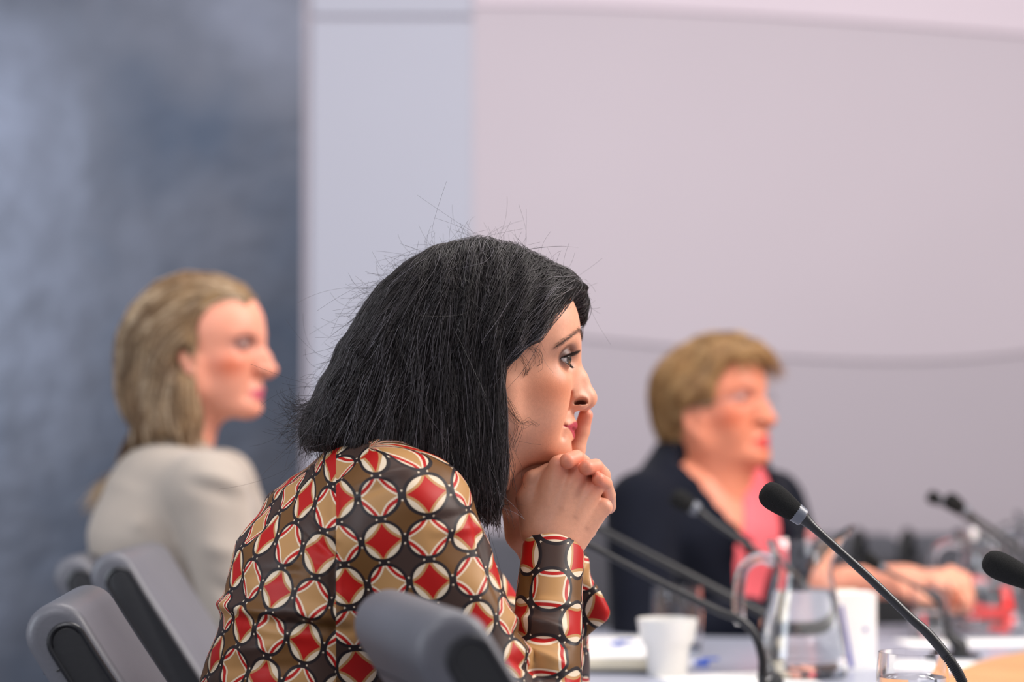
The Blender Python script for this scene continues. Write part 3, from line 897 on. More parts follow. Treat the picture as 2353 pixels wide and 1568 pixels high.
        V.sub(cone((0.083, s * 0.0315, -0.064), (0.080, s * 0.032, -0.074), 0.0008, 0.0006), 0.009)
        # nasolabial fold
        V.sub(cone((0.094, s * 0.0205, -0.038), (0.084, s * 0.0315, -0.058), 0.0009, 0.0007), 0.009)
    V.sub(cone((0.105, 0, -0.050), (0.1045, 0, -0.056), 0.0018, 0.0016), 0.005)      # philtrum
    V.sub(cone((0.0970, 0.012, -0.0850 - jz * .6), (0.0970, -0.012, -0.0850 - jz * .6), 0.0042, 0.0042), 0.007)    # mentolabial fold
    # eyes
    V.both(lambda s: ell((ex, s * ey, ez), (0.0134, 0.0134, 0.0134)), 0.002, 'sub')
    V.both(lambda s: eyelid((ex, s * ey, ez), s, 0.0148, p['eye_up'], p['eye_low'], 1.38, t=max(0.0022, 2.2 * h)), 0.003)
    V.both(lambda s: cone((ex + 0.0118, s * (ey - 0.012), ez - 0.001), (ex + 0.010, s * (ey - 0.014), ez - 0.0015), 0.002, 0.003), 0.004)
    if ears:
        for s in (-1, 1):
            c = np.array((-0.002, s * 0.069 * w, -0.004 + p['ear_z']))
            Rr = rotm('Z', s * -22) @ rotm('Y', -12)
            V.add(ell(c, (0.018, 0.006, 0.031), Rr), 0.004)
            V.sub(ell(c + (0.003, s * 0.006, 0.003), (0.010, 0.006, 0.019), Rr), 0.004)
            V.add(ell(c + (0.006, s * 0.001, -0.026), (0.008, 0.006, 0.009)), 0.005)
            V.add(ell(c + (0.010, s * 0.000, -0.004), (0.004, 0.005, 0.006)), 0.003)
    if neck is not None:
        for a, b, ra, rb, k in neck: V.add(cone(a, b, ra, rb), k)
    return V, (ex, ey, ez)
def gauss(P, c, r):
    d = (P - np.array(c)) / np.array(r)
    return np.exp(-(d ** 2).sum(1))
def skin_colors(P, eye, base, rouge_shade, lip, shadow, kr=0.7, ks=0.8, o=0.0, sm=0.0):
    """skin colours, with nostril shade painted in: rouge, lipstick, eye make-up; P head-local"""
    ex, ey, ez = eye
    C = np.tile(np.array(base), (len(P), 1))
    Q = P.copy(); Q[:, 1] = np.abs(Q[:, 1])
    def blend(c, w): 
        nonlocal C
        C = C * (1 - w[:, None]) + np.array(c) * w[:, None]
    blend(rouge_shade, kr * np.clip(gauss(Q, (0.060, 0.050, -0.022), (0.032, 0.03, 0.020)), 0, 1))
    blend(np.array(base) * np.array([0.98, .80, .76]), 0.55 * gauss(Q, (0.122, 0, -0.034), (0.014, 0.014, 0.012)))
    blend(shadow, ks * np.clip(1.7 * gauss(Q, (ex + 0.006, ey + 0.006, ez + 0.003), (0.022, 0.019, 0.0105)), 0, 1))
    blend(np.array(base) * np.array([1.0, 0.80, 0.76]), 0.5 * gauss(Q, (0.088, 0.0, -0.095), (0.022, 0.026, 0.016)))
    # lips
    w = (Q[:, 0] > 0.077) & (np.abs(Q[:, 1]) < 0.0272)
    q = np.clip(Q[:, 1] / 0.0272, 0, 1)
    mz = -0.0690 + sm * q ** 1.6
    top = mz + 0.0105 * (1 - q ** 2.6) - 0.0012 * np.exp(-(Q[:, 1] / 0.004) ** 2)
    bot = mz - (0.0115 + o) * (1 - q ** 2.4)
    sd = np.minimum(top - Q[:, 2], Q[:, 2] - bot)
    blend(lip, np.where(w, np.clip(sd / 0.0011 + 0.5, 0, 1), 0) * 0.95)
    blend(np.array([0.035, 0.006, 0.005]), 0.95 * np.clip(1.6 * gauss(Q, (0.1045, 0.0092, -0.0370), (0.0085, 0.0045, 0.0034)), 0, 1))  # dark shade painted into the nostrils
    return C
def eye_object(name, parent, M4, e, s, look, iris=(70, 52, 40), white=(222, 208, 202)):
    bm = bmesh.new()
    bmesh.ops.create_uvsphere(bm, u_segments=40, v_segments=28, radius=0.0132)
    L = Vector(look).normalized()
    for v in bm.verts:
        a = v.co.normalized().angle(L)
        if a < 0.5: v.co *= 1 + 0.05 * (1 - (a / 0.5) ** 2)
    me = bm_mesh(name, bm, True, 180)
    n = len(me.vertices); co = np.empty(n * 3, np.float32); me.vertices.foreach_get('co', co); co = co.reshape(-1, 3)
    u = co / np.linalg.norm(co, axis=1, keepdims=True); a = np.arccos(np.clip(u @ np.array(L), -1, 1))
    C = np.tile(np.array(rgb(*white)), (n, 1))
    C[a < 0.47] = rgb(*iris); C[(a < 0.5) & (a > 0.40)] = np.array(rgb(*iris)) * 0.5
    C[a < 0.19] = (0.004, 0.004, 0.004)
    color_attr(me, 'Col', C)
    o = link(name, me, M['eye'], parent)
    o.matrix_local = M4 @ Matrix.Translation((e[0], s * e[1], e[2]))
    return o
def strip_hairs(name, parent, M4, rows, rng, n, ln, radius, mt, dirf, spread=(0.001, 0.001)):
    """short hairs (brows, lashes) along a local polyline"""
    P = smooth_path(rows, 60)
    k = rng.uniform(0, 59, n); i = np.minimum(k.astype(int), 58); f = (k - i)[:, None]
    A = P[i] * (1 - f) + P[i + 1] * f
    T = P[i + 1] - P[i]; T /= np.linalg.norm(T, axis=1, keepdims=True)
    A = A + rng.normal(0, 1, (n, 3)) * np.array([spread[0], spread[0], spread[1]])
    D = dirf(A, T, k / 59.0); D /= np.linalg.norm(D, axis=1, keepdims=True)
    l = ln * rng.uniform(0.7, 1.2, n)[:, None, None]
    t = np.linspace(0, 1, 5)[None, :, None]
    path = A[:, None, :] + D[:, None, :] * l * t + np.array([0, 0, 0.25])[None, None, :] * l * t * t * (1 if name == 'eyelashes' else 0)
    rad = radius * np.linspace(1, 0.25, 5)[None] * np.ones((n, 1))
    V, F = tubes(path, rad)
    V = V @ np.array(M4.to_3x3()).T + np.array(M4.translation)
    return link(name, arrays_mesh(name, V, F), mt, parent)
def M4_of(origin, yaw, pitch=0.0, roll=0.0, scale=1.0):
    R = Matrix.Rotation(math.radians(yaw), 4, 'Z') @ Matrix.Rotation(math.radians(pitch), 4, 'Y') @ Matrix.Rotation(math.radians(roll), 4, 'X')
    return Matrix.Translation(origin) @ R @ Matrix.Diagonal((scale, scale, scale, 1))
def xf(M4, P): return np.asarray(P) @ np.array(M4.to_3x3()).T + np.array(M4.translation)
def ixf(M4, P): return (np.asarray(P) - np.array(M4.translation)) @ np.array(M4.to_3x3().inverted()).T
def loc_px(M4, px, py, yl):
    """pixel ray met with the head-local plane y = yl -> local point"""
    o = ixf(M4, CAM[None])[0]; d = np.array(M4.to_3x3().inverted()) @ ray(px, py)
    return o + d * ((yl - o[1]) / d[1])
def skin_mat(name):
    m = mat(name, (0.7, 0.45, 0.35), 0.46, spec=0.38, attr='Col', noise=(260, 0.05), bump=(900, 0.12, 0.0012), sss=0.12)
    return m
M['eye'] = mat('eyeball', (0.8, 0.8, 0.8), 0.12, spec=0.6, attr='Col')
M['lash'] = mat('mascara_black', (0.006, 0.005, 0.005), 0.5)
M['brow'] = mat('dark_brow_hair', rgb(84, 58, 46), 0.6)
# ------------------------------------------------------------------ the woman in focus
rngA = np.random.default_rng(7)
HA = M4_of(at(1120, 850, 0.0), 12.0, 0.0, 0.0)
M['skinA'] = skin_mat('skin_warm')
VA, eyeA = head_volume(0.00115, lo=(-0.10, -0.085, -0.135), hi=(0.135, 0.085, 0.14),
    P=dict(nose=1.04, lips=0.9, eye_up=0.40, eye_low=0.62, smile=0.006), neck=[((0.0, 0, -0.03), (-0.035, 0, -0.135), 0.055, 0.055, 0.03)])
hv, hf = VA.mesh(); del VA
hv = relax(hv, hf, 1, 0.4)
baseA = rgb(221, 157, 127)
colA = skin_colors(hv, eyeA, baseA, rgb(214, 124, 84), rgb(168, 44, 66), rgb(62, 44, 46), 0.8, 0.85, sm=0.006)
# clasped hands under the chin
W_ = lambda px, py, y: at(px, py, y)
VH = Vol(tuple(np.minimum(W_(1140, 1380, -0.10), W_(1140, 1380, 0.10)) * [1, 0, 1] + [0, -0.095, 0]), tuple(W_(1425, 925, 0.10) * [1, 0, 1] + [0, 0.11, 0.0]), 0.00125)
KN = [(1284, 1070, -.036), (1327, 1085, -.038), (1366, 1122, -.034), (1387, 1166, -.028)]
WR = [(1238, 1226, -.036), (1264, 1232, -.042), (1290, 1238, -.042), (1318, 1246, -.036)]
K = [W_(*k) for k in KN]; Wr = [W_(*k) for k in WR]
VH.add(cone(W_(1268, 1360, -0.055), W_(1274, 1240, -0.035), 0.027, 0.0245, 1.15), 0.01)
for a, b, ra, rb in zip(Wr, K, (0.016, 0.016, 0.016, 0.015), (0.0100, 0.0098, 0.0092, 0.0088)): VH.add(cone(a, b, ra, rb), 0.009)
for a, b in zip(Wr, K): VH.add(cone(a * .55 + b * .45 + [0, -0.0095, 0], b + [0, -0.0025, 0], 0.0030, 0.0085), 0.004)      # tendons
VH.add(ell(W_(1292, 1150, -0.025), (0.034, 0.014, 0.046), rotm('Y', 18)), 0.012)
# near fingers fold away over the other palm
for i, k in enumerate(K):
    d = np.array([0.004 - 0.004 * i, 0.03, 0.004 - 0.004 * i])
    VH.add(cone(k, k + d, 0.0098 - .0004 * i, 0.0088), 0.004)
    VH.add(cone(k + d, k + d + [-0.006, 0.024, -0.022], 0.0088, 0.0075), 0.004)
# near thumb against the jaw side
VH.add(cone(W_(1230, 1215, -0.03), W_(1212, 1150, -0.024), 0.0165, 0.0125), 0.012)
VH.add(cone(W_(1212, 1150, -0.024), W_(1224, 1102, -0.02), 0.0115, 0.0095), 0.006)
VH.add(cone(W_(1224, 1102, -0.02), W_(1260, 1080, -0.014), 0.0095, 0.008), 0.005)
VH.sub(cone(W_(1192, 1128, -0.043), W_(1240, 1098, -0.043), 0.0012, 0.001), 0.006)
# far hand: heel and palm behind
VH.add(cone(W_(1272, 1345, 0.055), W_(1212, 1225, 0.030), 0.022, 0.021), 0.006)
VH.add(cone(W_(1200, 1225, 0.028), W_(1184, 1150, 0.020), 0.020, 0.0165), 0.008)
VH.add(cone(W_(1184, 1150, 0.020), W_(1230, 1100, 0.018), 0.0155, 0.014), 0.008)
VH.add(ell(W_(1290, 1150, 0.028), (0.045, 0.015, 0.05)), 0.008)
VH.add(cone(W_(1180, 1160, 0.012), W_(1190, 1098, 0.006), 0.0145, 0.0135), 0.006)
VH.add(cone(W_(1190, 1098, 0.006), W_(1240, 1082, 0.006), 0.0135, 0.013), 0.006)
def finger(pts, rad, k=0.0011):
    P = [W_(*p) for p in pts]
    for i in range(len(P) - 1): VH.add(cone(P[i], P[i + 1], rad[i], rad[i + 1]), k)
    return P[-1]
tipsA = [finger([(1340, 1082, .028), (1338, 1064, -.005), (1324, 1053, -.036), (1304, 1060, -.052)], [.0095, .0094, .0090, .0088]),
         finger([(1388, 1120, .026), (1384, 1092, -.005), (1368, 1073, -.036), (1348, 1075, -.051)], [.0095, .0092, .0088, .0086]),
         finger([(1398, 1165, .024), (1398, 1138, -.005), (1391, 1112, -.032), (1375, 1101, -.046)], [.0085, .0082, .0078, .0074])]
fing = [(1318, 1085, .030), (1324, 1035, .034), (1336, 990, .036), (1346, 955, .034)]
tipsA.append(finger(fing, [.0105, .0098, .0092, .0082], 0.004))
gv, gf = VH.mesh(); del VH
gv = relax(gv, gf, 1, 0.4)
baseH = np.array(rgb(216, 156, 127)); gc = np.tile(baseH, (len(gv), 1))
for t in tipsA:
    w = 0.75 * np.exp(-(((gv - t) / 0.016) ** 2).sum(1))[:, None]; gc = gc * (1 - w) + np.array(rgb(222, 122, 94)) * w
for k in K:
    w = 0.35 * np.exp(-(((gv - k) / 0.011) ** 2).sum(1))[:, None]; gc = gc * (1 - w) + np.array(rgb(214, 128, 100)) * w
allV = np.vstack([xf(HA, hv), gv]); allF = np.vstack([hf, gf + len(hv)]); allC = np.vstack([colA, gc])
bodyA = link('person', arrays_mesh('body', allV, allF), M['skinA'])
color_attr(bodyA.data, 'Col', allC)
tag(bodyA, 'dark-haired woman in a circle-patterned blouse resting her chin on clasped hands', 'person')
for s in (-1, 1): eye_object('eye', bodyA, HA, eyeA, s, (1, -0.75, -0.08))
LA = lambda px, py, yl: loc_px(HA, px, py, yl)
# brows and lashes
bro = [LA(1270, 792, -0.052), LA(1287, 781, -0.045), LA(1303, 770, -0.036), LA(1316, 763, -0.026), LA(1326, 769, -0.016), LA(1331, 784, -0.010)]
def snap(P, off=0.0006):
    """push points outward in y until they lie on the skin"""
    out = []
    for q in P:
        m = (np.abs(hv[:, 0] - q[0]) < 0.004) & (np.abs(hv[:, 2] - q[2]) < 0.004) & (hv[:, 1] * np.sign(q[1]) > 0)
        c = hv[m]
        if len(c) == 0: out.append(q); continue
        d = np.linalg.norm(c - q, axis=1); n = c[np.argmin(d)]
        v = q - n
        out.append(n + np.array([0.4, np.sign(q[1]) * 0.6, 0.2]) * off)
    return np.array(out)
broS = snap(bro, 0.001)
for s in (-1, 1):
    rows = broS * np.array([1, -s, 1])
    strip_hairs('eyebrow', bodyA, HA, rows, rngA, 420, 0.0070, 0.00013, M['brow'], lambda A, T, k: -T * 1.0 + np.array([-0.1, 0, 0.4]) * (k[:, None] * 0.9 + 0.05) + rngA.normal(0, 0.12, A.shape), (0.0008, 0.0016))
    ex, ey, ez = eyeA
    def rim(el, az0, az1, n=9, R=0.0150):
        o = []
        for a in np.linspace(az0, az1, n):
            q = max(0, 1 - abs(a / 1.38) ** 1.7)
            e = el * q; b = a + 0.36
            o.append((ex + R * math.cos(e) * math.cos(b), s * (ey + R * math.cos(e) * math.sin(b)), ez + R * math.sin(e)))
        return o
    strip_hairs('eyelashes', bodyA, HA, rim(0.40, -1.1, 1.2), rngA, 150, 0.009, 0.00022, M['lash'], lambda A, T, k: (A - np.array([ex - 0.004, s * ey, ez])) * 60 + np.array([0.5, 0, -0.15]) + rngA.normal(0, 0.1, A.shape), (0.0003, 0.0003))
    strip_hairs('eyelashes', bodyA, HA, rim(-0.62, -1.0, 1.1), rngA, 90, 0.0045, 0.0002, M['lash'], lambda A, T, k: (A - np.array([ex, s * ey, ez])) * 60 + np.array([0.2, 0, -0.35]) + rngA.normal(0, 0.12, A.shape), (0.0004, 0.0005))
    strip_hairs('eyeliner', bodyA, HA, rim(0.40, -1.2, 1.36), rngA, 200, 0.002, 0.0003, M['lash'], lambda A, T, k: T, (0.0002, 0.0002))

# hair: dark chin-length bob
sil = [(1352, 662, 0), (1310, 630, 0), (1250, 603, 0), (1180, 566, 0), (1090, 549, 0), (1000, 571, 0), (940, 606, 0), (880, 656, 0), (832, 725, 0), (790, 810, 0), (748, 888, 0), (712, 948, 0), (700, 1000, 0), (715, 1035, 0)]
hem = [(770, 1040, -.05), (860, 1045, -.07), (930, 1070, -.08), (1000, 1120, -.085), (1050, 1160, -.085), (1100, 1178, -.085), (1146, 1160, -.085), (1160, 1110, -.085)]
edge = [(1162, 1050, -.08), (1157, 950, -.08), (1150, 885, -.078), (1158, 842, -.075), (1190, 806, -.07), (1232, 778, -.062), (1270, 738, -.055), (1300, 695, -.045), (1325, 672, -.03)]
def xz(L): return [(q[0], q[2]) for q in (LA(*p) for p in L)]
polyN = xz(sil + hem + edge)
polyF = xz([(1356, 690, .03), (1352, 662, 0)] + sil[1:] + hem) + xz([(1162, 1050, -.08), (1157, 950, -.08), (1150, 885, -.078), (1165, 842, -.075), (1220, 790, -.06)]) + xz([(1318, 735, .03), (1337, 752, .035), (1346, 735, .035)])
tops = np.array([(q[0], q[1]) for q in xz(sil)]); o_ = np.argsort(tops[:, 0]); tops = tops[o_]
HV = Vol((-0.24, -0.125, -0.19), (0.15, 0.125, 0.175), 0.0025)
X, Y, Z = np.meshgrid(HV.ax[0], HV.ax[2], [0.0], indexing='ij')
PN = poly_sd(X[..., 0], Y[..., 0], polyN)[:, None, :]; PF = poly_sd(X[..., 0], Y[..., 0], polyF)[:, None, :]
x2, z2 = X[..., 0], Y[..., 0]
zt = np.interp(x2, tops[:, 0], tops[:, 1])
plan = np.sqrt(np.clip(1 - np.where(x2 > -0.03, (x2 + 0.03) / 0.172, (x2 + 0.03) / 0.195) ** 2, 0.0, 1))
dome = np.sqrt(np.clip(1 - (np.clip(z2 - 0.02, 0, None) / np.maximum(zt + 0.012 - 0.02, 0.03)) ** 2, 0.0, 1))
Wd = (0.096 + 0.012 * np.clip((0.02 - z2) / 0.15, 0, 1)) * plan * dome
y3 = HV.ax[1][None, :, None]
d2 = (np.abs(y3) - Wd[:, None, :]) * 0.75
side = np.clip(y3 / 0.02 * 0.5 + 0.5, 0, 1)
HV.d = smax(PN * (1 - side) + PF * side, d2, 0.018).astype(np.float32)
HV.d += 0.0012 * np.sin(x2 * 210 + 1.3 * np.sin(z2 * 40))[:, None, :].astype(np.float32) * np.clip(np.abs(y3) / 0.05, 0, 1)
hV, hF = HV.mesh(); hV = relax(hV, hF, 2, 0.5)
M['hairA'] = hair_mat('near_black_hair', rgb(30, 25, 27), None, 0.42, 0.5)
M['hairbase'] = mat('matte_hair_mass', (0.01, 0.008, 0.0085), 0.8, spec=0.12, attr='Col')
hairA = link('hair', arrays_mesh('hair', xf(HA, hV), hF), M['hairbase'], bodyA)
color_attr(hairA.data, 'Col', np.tile(np.array((0.010, 0.008, 0.0085)), (len(hV), 1)))
hairA['label'] = 'near-black chin-length bob'
fs = [(1335, 655, -.02, -.8, .5), (1300, 665, -.05, -1, .5), (1250, 690, -.07, -.95, .5), (1210, 745, -.075, -.85, .75), (1250, 620, -.04, -.55, .5), (1180, 650, -.08, -.3, 1), (1160, 780, -.085, -.25, 1), (1100, 620, -.08, -.12, 1),
      (1100, 800, -.09, .0, 1), (1140, 950, -.09, .02, 1), (1120, 1100, -.09, .08, 1), (1000, 650, -.08, -.3, 1), (980, 820, -.09, -.18, 1), (1000, 1000, -.1, -.02, 1), (900, 680, -.06, -.6, 1), (860, 850, -.08, -.45, 1),
      (880, 1000, -.09, -.2, 1), (800, 900, -.05, -.6, 1), (740, 970, -.03, -.8, .8), (720, 1020, -.02, -.1, 1), (940, 620, -.02, -.9, .6), (830, 760, -.02, -.55, 1)]
samp = []
for px, py, yl, dx, dy in fs:
    for s in (1, -1):
        q = LA(px, py, yl); q = q * np.array([1, s, 1])
        samp.append((q, (dx, -0.05 * s, -dy)))
for px in (1280, 1200, 1120, 1050, 980):
    q = LA(px, 560, 0.0)
    for s in (1, -1): samp.append((np.array([q[0], s * 0.03, 0.135]), (-0.25, s * 1.0, -0.35)))
fieldA = guide_field(samp, 0.028)
def hair_strands(name, vol, Vv, Ff, M4, parent, mt, field, n, steps, step, lift, wig, radius, ramp, rng, weight=None, power=1.6, leave=0.72, zcut=None, lock=0.0):
    sd = seeds_on(Vv, Ff, n, rng, weight)
    P, R = grow(vol, sd, field, steps, step, lift, wig, rng, radius, leave)
    if zcut is not None:                      # trimmed ends
        lim = zcut(P[:, -1]) + rng.normal(0, 0.006, n)
        for i in range(1, P.shape[1]):
            m = P[:, i, 2] < lim
            P[m, i] = P[m, i - 1] + np.array([0, 0, -1e-5]); R[m, i] *= 0.2
    v, f = tubes(P, R)
    o = link(name, arrays_mesh(name, xf(M4, v), f), mt, parent)
    color_attr(o.data, 'Col', strand_colors(n, steps + 1, 3, ramp, rng, power, sd if lock else None, lock))
    o['kind'] = 'stuff'
    return o
rampA = [(0.009, 0.0065, 0.007), (0.022, 0.016, 0.016), (0.042, 0.033, 0.034), (0.075, 0.065, 0.07), (0.19, 0.17, 0.19)]  # palest tones put a grey sheen into the strand colour
hair_strands('hair_strands', HV, hV, hF, HA, bodyA, M['hairA'], fieldA, 12500, 14, 0.0068, (-0.0008, 0.0040), 0.20, 0.00028, rampA, rngA, zcut=lambda q: np.interp(q[:, 0], [-0.2, -0.13, -0.06, 0.0, 0.05], [-0.085, -0.11, -0.15, -0.172, -0.166]))
# flyaways
def flyaways(n, weight, step, curl, out, radius=0.0001):
    sd = seeds_on(hV, hF, n, rngA, weight)
    Dv = rngA.normal(0, 0.35, (n, 3)) + HV.grad(sd) * out + fieldA(sd) * 0.8
    P = [sd]; cur = rngA.normal(0, curl, (n, 3)); q = sd.copy(); st = rngA.gamma(3.0, step / 3, (n, 1))
    for i in range(13):
        Dv = Dv / np.linalg.norm(Dv, axis=1, keepdims=True) + cur * 0.7 + np.array([0, 0, -0.06])
        Dv /= np.linalg.norm(Dv, axis=1, keepdims=True)
        q = q + Dv * st; P.append(q.copy())
    return np.stack(P, 1)
hair_only = lambda c: (np.clip((c[:, 2] - 0.0) / 0.1, 0.05, 1) * (c[:, 0] < 0.075) + (c[:, 2] > 0.075) * 1.0)
P = np.concatenate([flyaways(80, hair_only, 0.0034, 0.28, 0.5), flyaways(1300, hair_only, 0.0020, 0.22, 0.26), flyaways(1100, lambda c: np.clip((-0.02 - c[:, 0]) / 0.1, 0.0, 1) + 0.1, 0.0030, 0.15, 0.18)])
fv, ff = tubes(P, np.full(P.shape[:2], 0.00011))
fly = link('flyaway_hairs', arrays_mesh('flyaway_hairs', xf(HA, fv), ff), M['hairA'], bodyA); fly['kind'] = 'stuff'
color_attr(fly.data, 'Col', np.tile(np.array((0.02, 0.014, 0.012)), (len(fv), 1)))

# loose curls on the cheek in front of the hair
curls = []
for base in ([(1158, 905, -.080), (1176, 935, -.072), (1193, 972, -.066), (1186, 1000, -.064), (1170, 1030, -.066)], [(1160, 790, -.078), (1190, 815, -.072), (1205, 842, -.068), (1203, 862, -.066), (1208, 850, -.064)],
             [(1158, 930, -.080), (1180, 960, -.070), (1198, 975, -.066), (1215, 968, -.064), (1230, 975, -.062)], [(1195, 800, -.072), (1225, 800, -.066), (1238, 818, -.063), (1236, 835, -.062), (1228, 845, -.062)], [(1162, 1010, -.078), (1174, 1050, -.066), (1180, 1075, -.062), (1178, 1100, -.06), (1180, 1120, -.06)]):
    L3 = np.array([LA(*p) for p in base])
    for j in range(9):
        c = L3 + np.cumsum(rngA.normal(0, 0.0016, L3.shape) * np.array([1, 0.3, 1]), 0)
        c[:, 1] -= 0.002
        curls.append(smooth_path(c, 16))
cP = np.array(curls)
cv, cf = tubes(cP, np.full(cP.shape[:2], 0.00013))
cu = link('loose_curls', arrays_mesh('loose_curls', xf(HA, cv), cf), M['hairA'], bodyA); cu['kind'] = 'stuff'
color_attr(cu.data, 'Col', np.tile(np.array((0.018, 0.012, 0.010)), (len(cv), 1)))

# flicked-out ends at the nape
nc = 420
b0 = np.array([LA(*p) for p in ((705, 965, 0), (715, 1000, 0), (735, 1025, 0), (770, 1040, -.03), (820, 1045, -.05), (890, 1062, -.07))])
k0 = rngA.uniform(0, len(b0) - 1.01, nc); i0 = k0.astype(int); f0 = (k0 - i0)[:, None]
q = b0[i0] * (1 - f0) + b0[i0 + 1] * f0 + rngA.normal(0, 1, (nc, 3)) * np.array([0.006, 0.0, 0.006]) + np.array([0.004, 0, 0.02])
q[:, 1] = rngA.uniform(-1, 1, nc) * np.interp(k0, [0, 5], [0.035, 0.085])
ang = np.radians(np.interp(k0, [0, 5], [205, 250]) + rngA.normal(0, 14, nc)); cur = np.radians(rngA.normal(0, 1, nc) * 5 + np.interp(k0, [0, 5], [-5, 3]))
stp = rngA.uniform(0.0018, 0.0036, nc); P = [q.copy()]
for i in range(14):
    q = q + np.stack([np.cos(ang), 0.12 * np.sin(i + k0 * 9), np.sin(ang)], 1) * stp[:, None]; ang = ang + cur; P.append(q.copy())
P = np.stack(P, 1); rr_ = 0.00026 * np.linspace(1, 0.3, 15)[None] * rngA.uniform(0.5, 1.2, (nc, 1))
cv, cf = tubes(P, rr_)
en = link('flicked_ends', arrays_mesh('flicked_ends', xf(HA, cv), cf), M['hairA'], bodyA); en['kind'] = 'stuff'
color_attr(en.data, 'Col', strand_colors(nc, 15, 3, rampA, rngA, 1.5))
# ------------------------------------------------------------------ the patterned blouse
class Ex:
    """tiny expression helper over shader math nodes"""
    def __init__(self, nt, s): self.nt, self.s = nt, s
    def _op(self, op, *a):
        n = self.nt.nodes.new('ShaderNodeMath'); n.operation = op
        for i, x in enumerate((self,) + a):
            if isinstance(x, Ex): self.nt.links.new(x.s, n.inputs[i])
            else: n.inputs[i].default_value = x
        return Ex(self.nt, n.outputs[0])
    def __add__(self, o): return self._op('ADD', o)
    def __sub__(self, o): return self._op('SUBTRACT', o)
    def __mul__(self, o): return self._op('MULTIPLY', o)
    def __truediv__(self, o): return self._op('DIVIDE', o)
    def gt(self, o): return self._op('GREATER_THAN', o)
    def lt(self, o): return self._op('LESS_THAN', o)
    def floor(self): return self._op('FLOOR')
    def abs(self): return self._op('ABSOLUTE')
    def sqrt(self): return self._op('SQRT')
    def mod(self, o): return self._op('FLOORED_MODULO', o)
    def min(self, o): return self._op('MINIMUM', o)
def blouse_material():
    m = bpy.data.materials.new('printed_satin_medallions'); m.use_nodes = True
    nt = m.node_tree; b = nt.nodes['Principled BSDF']
    uv = nt.nodes.new('ShaderNodeUVMap'); uv.uv_map = 'UVMap'
    # slight waviness of the print
    nz = nt.nodes.new('ShaderNodeTexNoise'); nz.inputs['Scale'].default_value = 0.9; nz.inputs['Detail'].default_value = 1
    nt.links.new(uv.outputs[0], nz.inputs['Vector'])
    off = nt.nodes.new('ShaderNodeVectorMath'); off.operation = 'MULTIPLY_ADD'
    nt.links.new(nz.outputs['Color'], off.inputs[0]); off.inputs[1].default_value = (0.16, 0.16, 0); 
    nt.links.new(uv.outputs[0], off.inputs[2])
    sx = nt.nodes.new('ShaderNodeSeparateXYZ'); nt.links.new(off.outputs[0], sx.inputs[0])
    u = Ex(nt, sx.outputs[0]) - 0.08; v = Ex(nt, sx.outputs[1]) - 0.08
    iu = (u + 0.5).floor(); iv = (v + 0.5).floor()
    fu = u - iu; fv = v - iv
    par = (iu + iv).mod(2.0).gt(0.5)
    gpar = (u.floor() + v.floor()).mod(2.0).gt(0.5)
    au, av = fu.abs(), fv.abs()
    r = (fu * fu + fv * fv).sqrt()
    R = 0.418; c = 2.0 * R; rd = math.hypot(R - c, c)
    du, dv = au - c, av - c
    d = (du * du + dv * dv).sqrt()
    tt = (Ex(nt, d.s) * -1.0 + rd) / (rd - (c * math.sqrt(2) - R))
    def colnode(c3):
        n = nt.nodes.new('ShaderNodeRGB'); n.outputs[0].default_value = (*c3, 1); return n.outputs[0]
    def mix(f, a, b_):
        n = nt.nodes.new('ShaderNodeMix'); n.data_type = 'RGBA'
        nt.links.new(f.s, n.inputs['Factor']); nt.links.new(a, n.inputs[6]); nt.links.new(b_, n.inputs[7])
        return n.outputs[2]
    black, white, red = colnode(rgb(36, 28, 30)), colnode(rgb(216, 197, 172)), colnode(rgb(172, 22, 18))
    tan, mid, dark = colnode(rgb(176, 132, 84)), colnode(rgb(104, 70, 36)), colnode(rgb(64, 47, 41))
    leaf_red = mix(tt.gt(0.34), tan, white)
    leaf_tan = mix(tt.gt(0.26) * tt.lt(0.70), white, red)
    leaf = mix(par, leaf_red, leaf_tan)
    centre = mix(par, red, tan)
    inner = mix(tt.gt(0.0), centre, leaf)
    mn = au.min(av)
    gap = mix(gpar, mid, dark)
    gap = mix(mn.lt(0.125), gap, white)
    gap = mix(mn.lt(0.085), gap, black)
    o = mix(r.lt(0.492), gap, black)
    o = mix(r.lt(R), o, inner)
    nt.links.new(o, b.inputs['Base Color'])
    b.inputs['Roughness'].default_value = 0.48; b.inputs['Specular IOR Level'].default_value = 0.22
    return m
M['blouse'] = blouse_material()
BV = Vol((-0.42, -0.30, 0.56), (0.17, 0.31, 1.165), 0.0034)
SY = 0.74
spine = [(-0.200, 0, 0.60), (-0.232, 0, 0.80), (-0.182, 0, 0.945), (-0.158, 0, 1.005), (-0.118, 0, 1.065)]
chain(BV, spine, [0.115, 0.118, 0.128, 0.098, 0.055], 0.02, SY)
S1, E1, F1, C1 = W_(930, 1205, -0.150), W_(1215, 1750, -0.195), W_(1245, 1745, -0.195), W_(1269, 1262, -0.047)
S2, E2, C2 = np.array([S1[0] - 0.03, 0.150, S1[2]]), np.array([0.05, 0.20, 0.79]), W_(1285, 1275, 0.06)
BV.add(cone(W_(860, 1085, -0.06), S1, 0.056, 0.066), 0.03)
BV.add(cone(W_(860, 1085, 0.06), S2, 0.056, 0.066), 0.03)
BV.add(cone(S1, E1, 0.076, 0.040), 0.022)
BV.add(cone(S2, E2, 0.062, 0.040), 0.022)
BV.add(cone((-0.16, 0, 1.02), (-0.09, 0, 1.105), 0.075, 0.062), 0.02)       # collar
